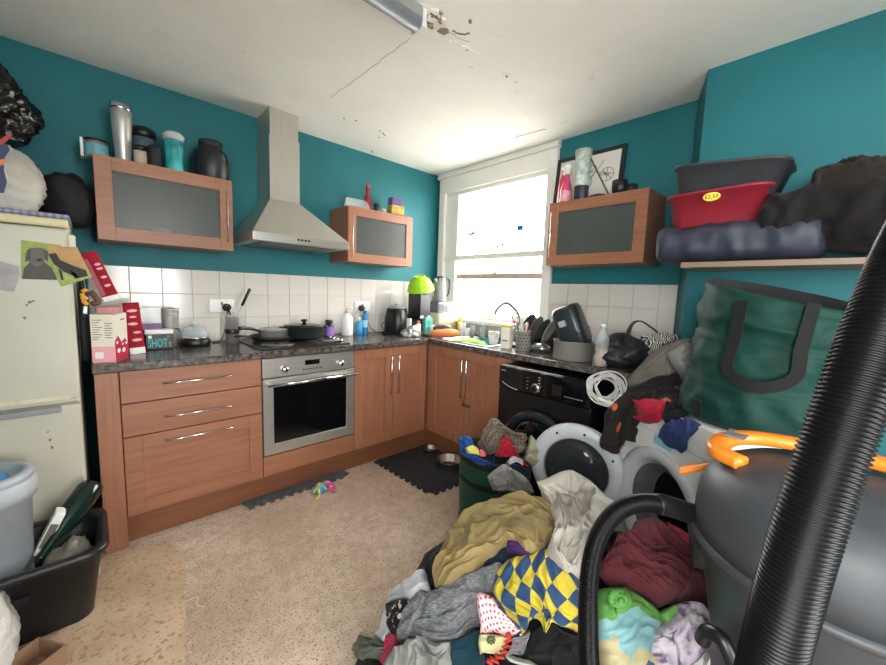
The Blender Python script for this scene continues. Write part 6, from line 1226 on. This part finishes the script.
# ------------------------------------------------------------------ clothes on the white machine and worktop end
MG = 'clothes on the white machine'
cloth('motif_blanket', [[(95, 150), (150, 75), (230, 20), (330, -20), (440, -20)], [(80, 215), (165, 150), (250, 70), (340, 45), (450, 40)], [(62, 300), (150, 250), (215, 150), (330, 85), (470, 110)], [(70, 330), (150, 350), (190, 200), (290, 90), (470, 165)]], HAL, ZF, depth=None, hit=lambda u, v: min(1.72, machine_hit(u, v)), lift=.05, thick=.05, amp=.018, fr=8, seed=51, res=64, label='black blanket with orange motifs over the machine corner', group=MG)
cloth('crimson_cloth', [[(225, 100), (300, 78), (385, 85)], [(200, 145), (280, 130), (360, 125)], [(195, 180), (250, 203), (310, 165)]], REDC, ZF, hit=machine_hit, lift=.05, thick=.03, amp=.014, fr=10, seed=52, res=44, label='crimson fleece draped on the machine front edge', group=MG)
cloth('navy_shorts', [[(375, 160), (435, 150), (505, 200)], [(340, 220), (410, 235), (470, 260)], [(312, 272), (370, 315), (422, 348)]], NAVC, ZF, hit=machine_hit, lift=.03, thick=.022, amp=.01, fr=10, dirn=R(60), seed=53, res=44, label='navy cloth hanging over the front of the white machine', group=MG)
cloth('black_tshirt', [[(340, 80), (400, 30), (450, 20)], [(350, 120), (410, 100), (470, 110)], [(345, 160), (400, 150), (470, 160)]], BLK, ZF, hit=machine_hit, lift=.06, thick=.04, amp=.012, seed=54, res=40, label='black tee shirt between the crimson and navy cloths', group=MG)
cloth('grey_jumper', [[(640, 370), (700, 300), (780, 235), (850, 212), (920, 220)], [(630, 385), (720, 345), (790, 300), (850, 275), (920, 270)], [(660, 400), (750, 370), (800, 345), (850, 340), (920, 350)]], TAUP, ZG, depth=1.72, lift=0, thick=.12, amp=.025, fr=9, dirn=R(-30), seed=55, res=60, label='taupe grey jumper heaped behind the white machine', group=MG)
cloth('pale_jumper', [[(790, 265), (840, 230), (900, 225)], [(800, 300), (850, 290), (900, 300)], [(825, 340), (855, 350), (900, 360)], [(850, 395), (865, 400), (890, 400)]], LGR, ZG, depth=1.60, lift=0, thick=.06, amp=.018, fr=10, seed=56, res=48, label='pale grey jumper beside the green storage bag', group=MG)
cloth('zebra_cloth', [[(690, 200), (750, 190), (815, 195)], [(690, 240), (750, 230), (815, 235)], [(690, 290), (750, 285), (810, 270)]], ZEB, ZG, depth=1.98, lift=0, thick=.09, amp=.02, fr=12, seed=57, res=44, label='black and white zebra print cloth at the end of the worktop', group=MG)
# rucksack on the worktop
RK = thing('rucksack', 'slumped black rucksack at the end of the worktop', 'rucksack', (-.36, -2.02, TOP)); RKM = mat('black rucksack nylon', '1b1d22', .55, 0, .2, 14)
lump('bag', None, None, (0, 0, 0), 0.165, .14, .092, RKM, .2, 8, 64, res=(36, 48), parent=RK)
inv_ = MW[RK.name].inverted(); Q = [inv_ @ pd(u, v, 1.93) for u, v in ((625, 345), (631, 326), (640, 321), (652, 328), (657, 332))]; ribbon('strap', Q, .03, .006, BLACKM, RK, 30)
# coil of cable
cen = pd(605, 388, 1.80); P = []
ax1 = RGT * .98 + UPV * .1; ax2 = UPV * .8 + FWD * .5
for k in range(340):
    a = 2 * math.pi * k / 26; lp_ = k / 26; r_ = .068 + .034 * noise.noise(Vector((lp_ * .9, math.cos(a) * .6, 2 + math.sin(a) * .6))); ex = 1 + .25 * noise.noise(Vector((lp_ * .7, 7, 0))); P.append(cen + ax1 * (r_ * 1.05 * ex * math.cos(a)) + ax2 * (r_ * math.sin(a)) - FWD * (.07 * noise.noise(Vector((lp_ * .8, 5, math.cos(a))))) + UPV * .03 * noise.noise(Vector((lp_ * .6, 1, 8))) + RGT * .03 * noise.noise(Vector((lp_ * .6, 4, 3))))
tube('cable_coil', P, .0036, mat('white grey flex', 'bdbcb8', .4), None, 6, n=900, label='tangled coil of white cable beside the black washing machine', cat='cable')
tube('cable_tail', [pd(598, 398, 1.76), pd(612, 404, 1.72), pd(622, 396, 1.7), pd(618, 410, 1.72), pd(606, 425, 1.75)], .01, mat('white tape', 'cfcdc8', .5), None, 8, label='white strip hanging from the cable coil', cat='strip')
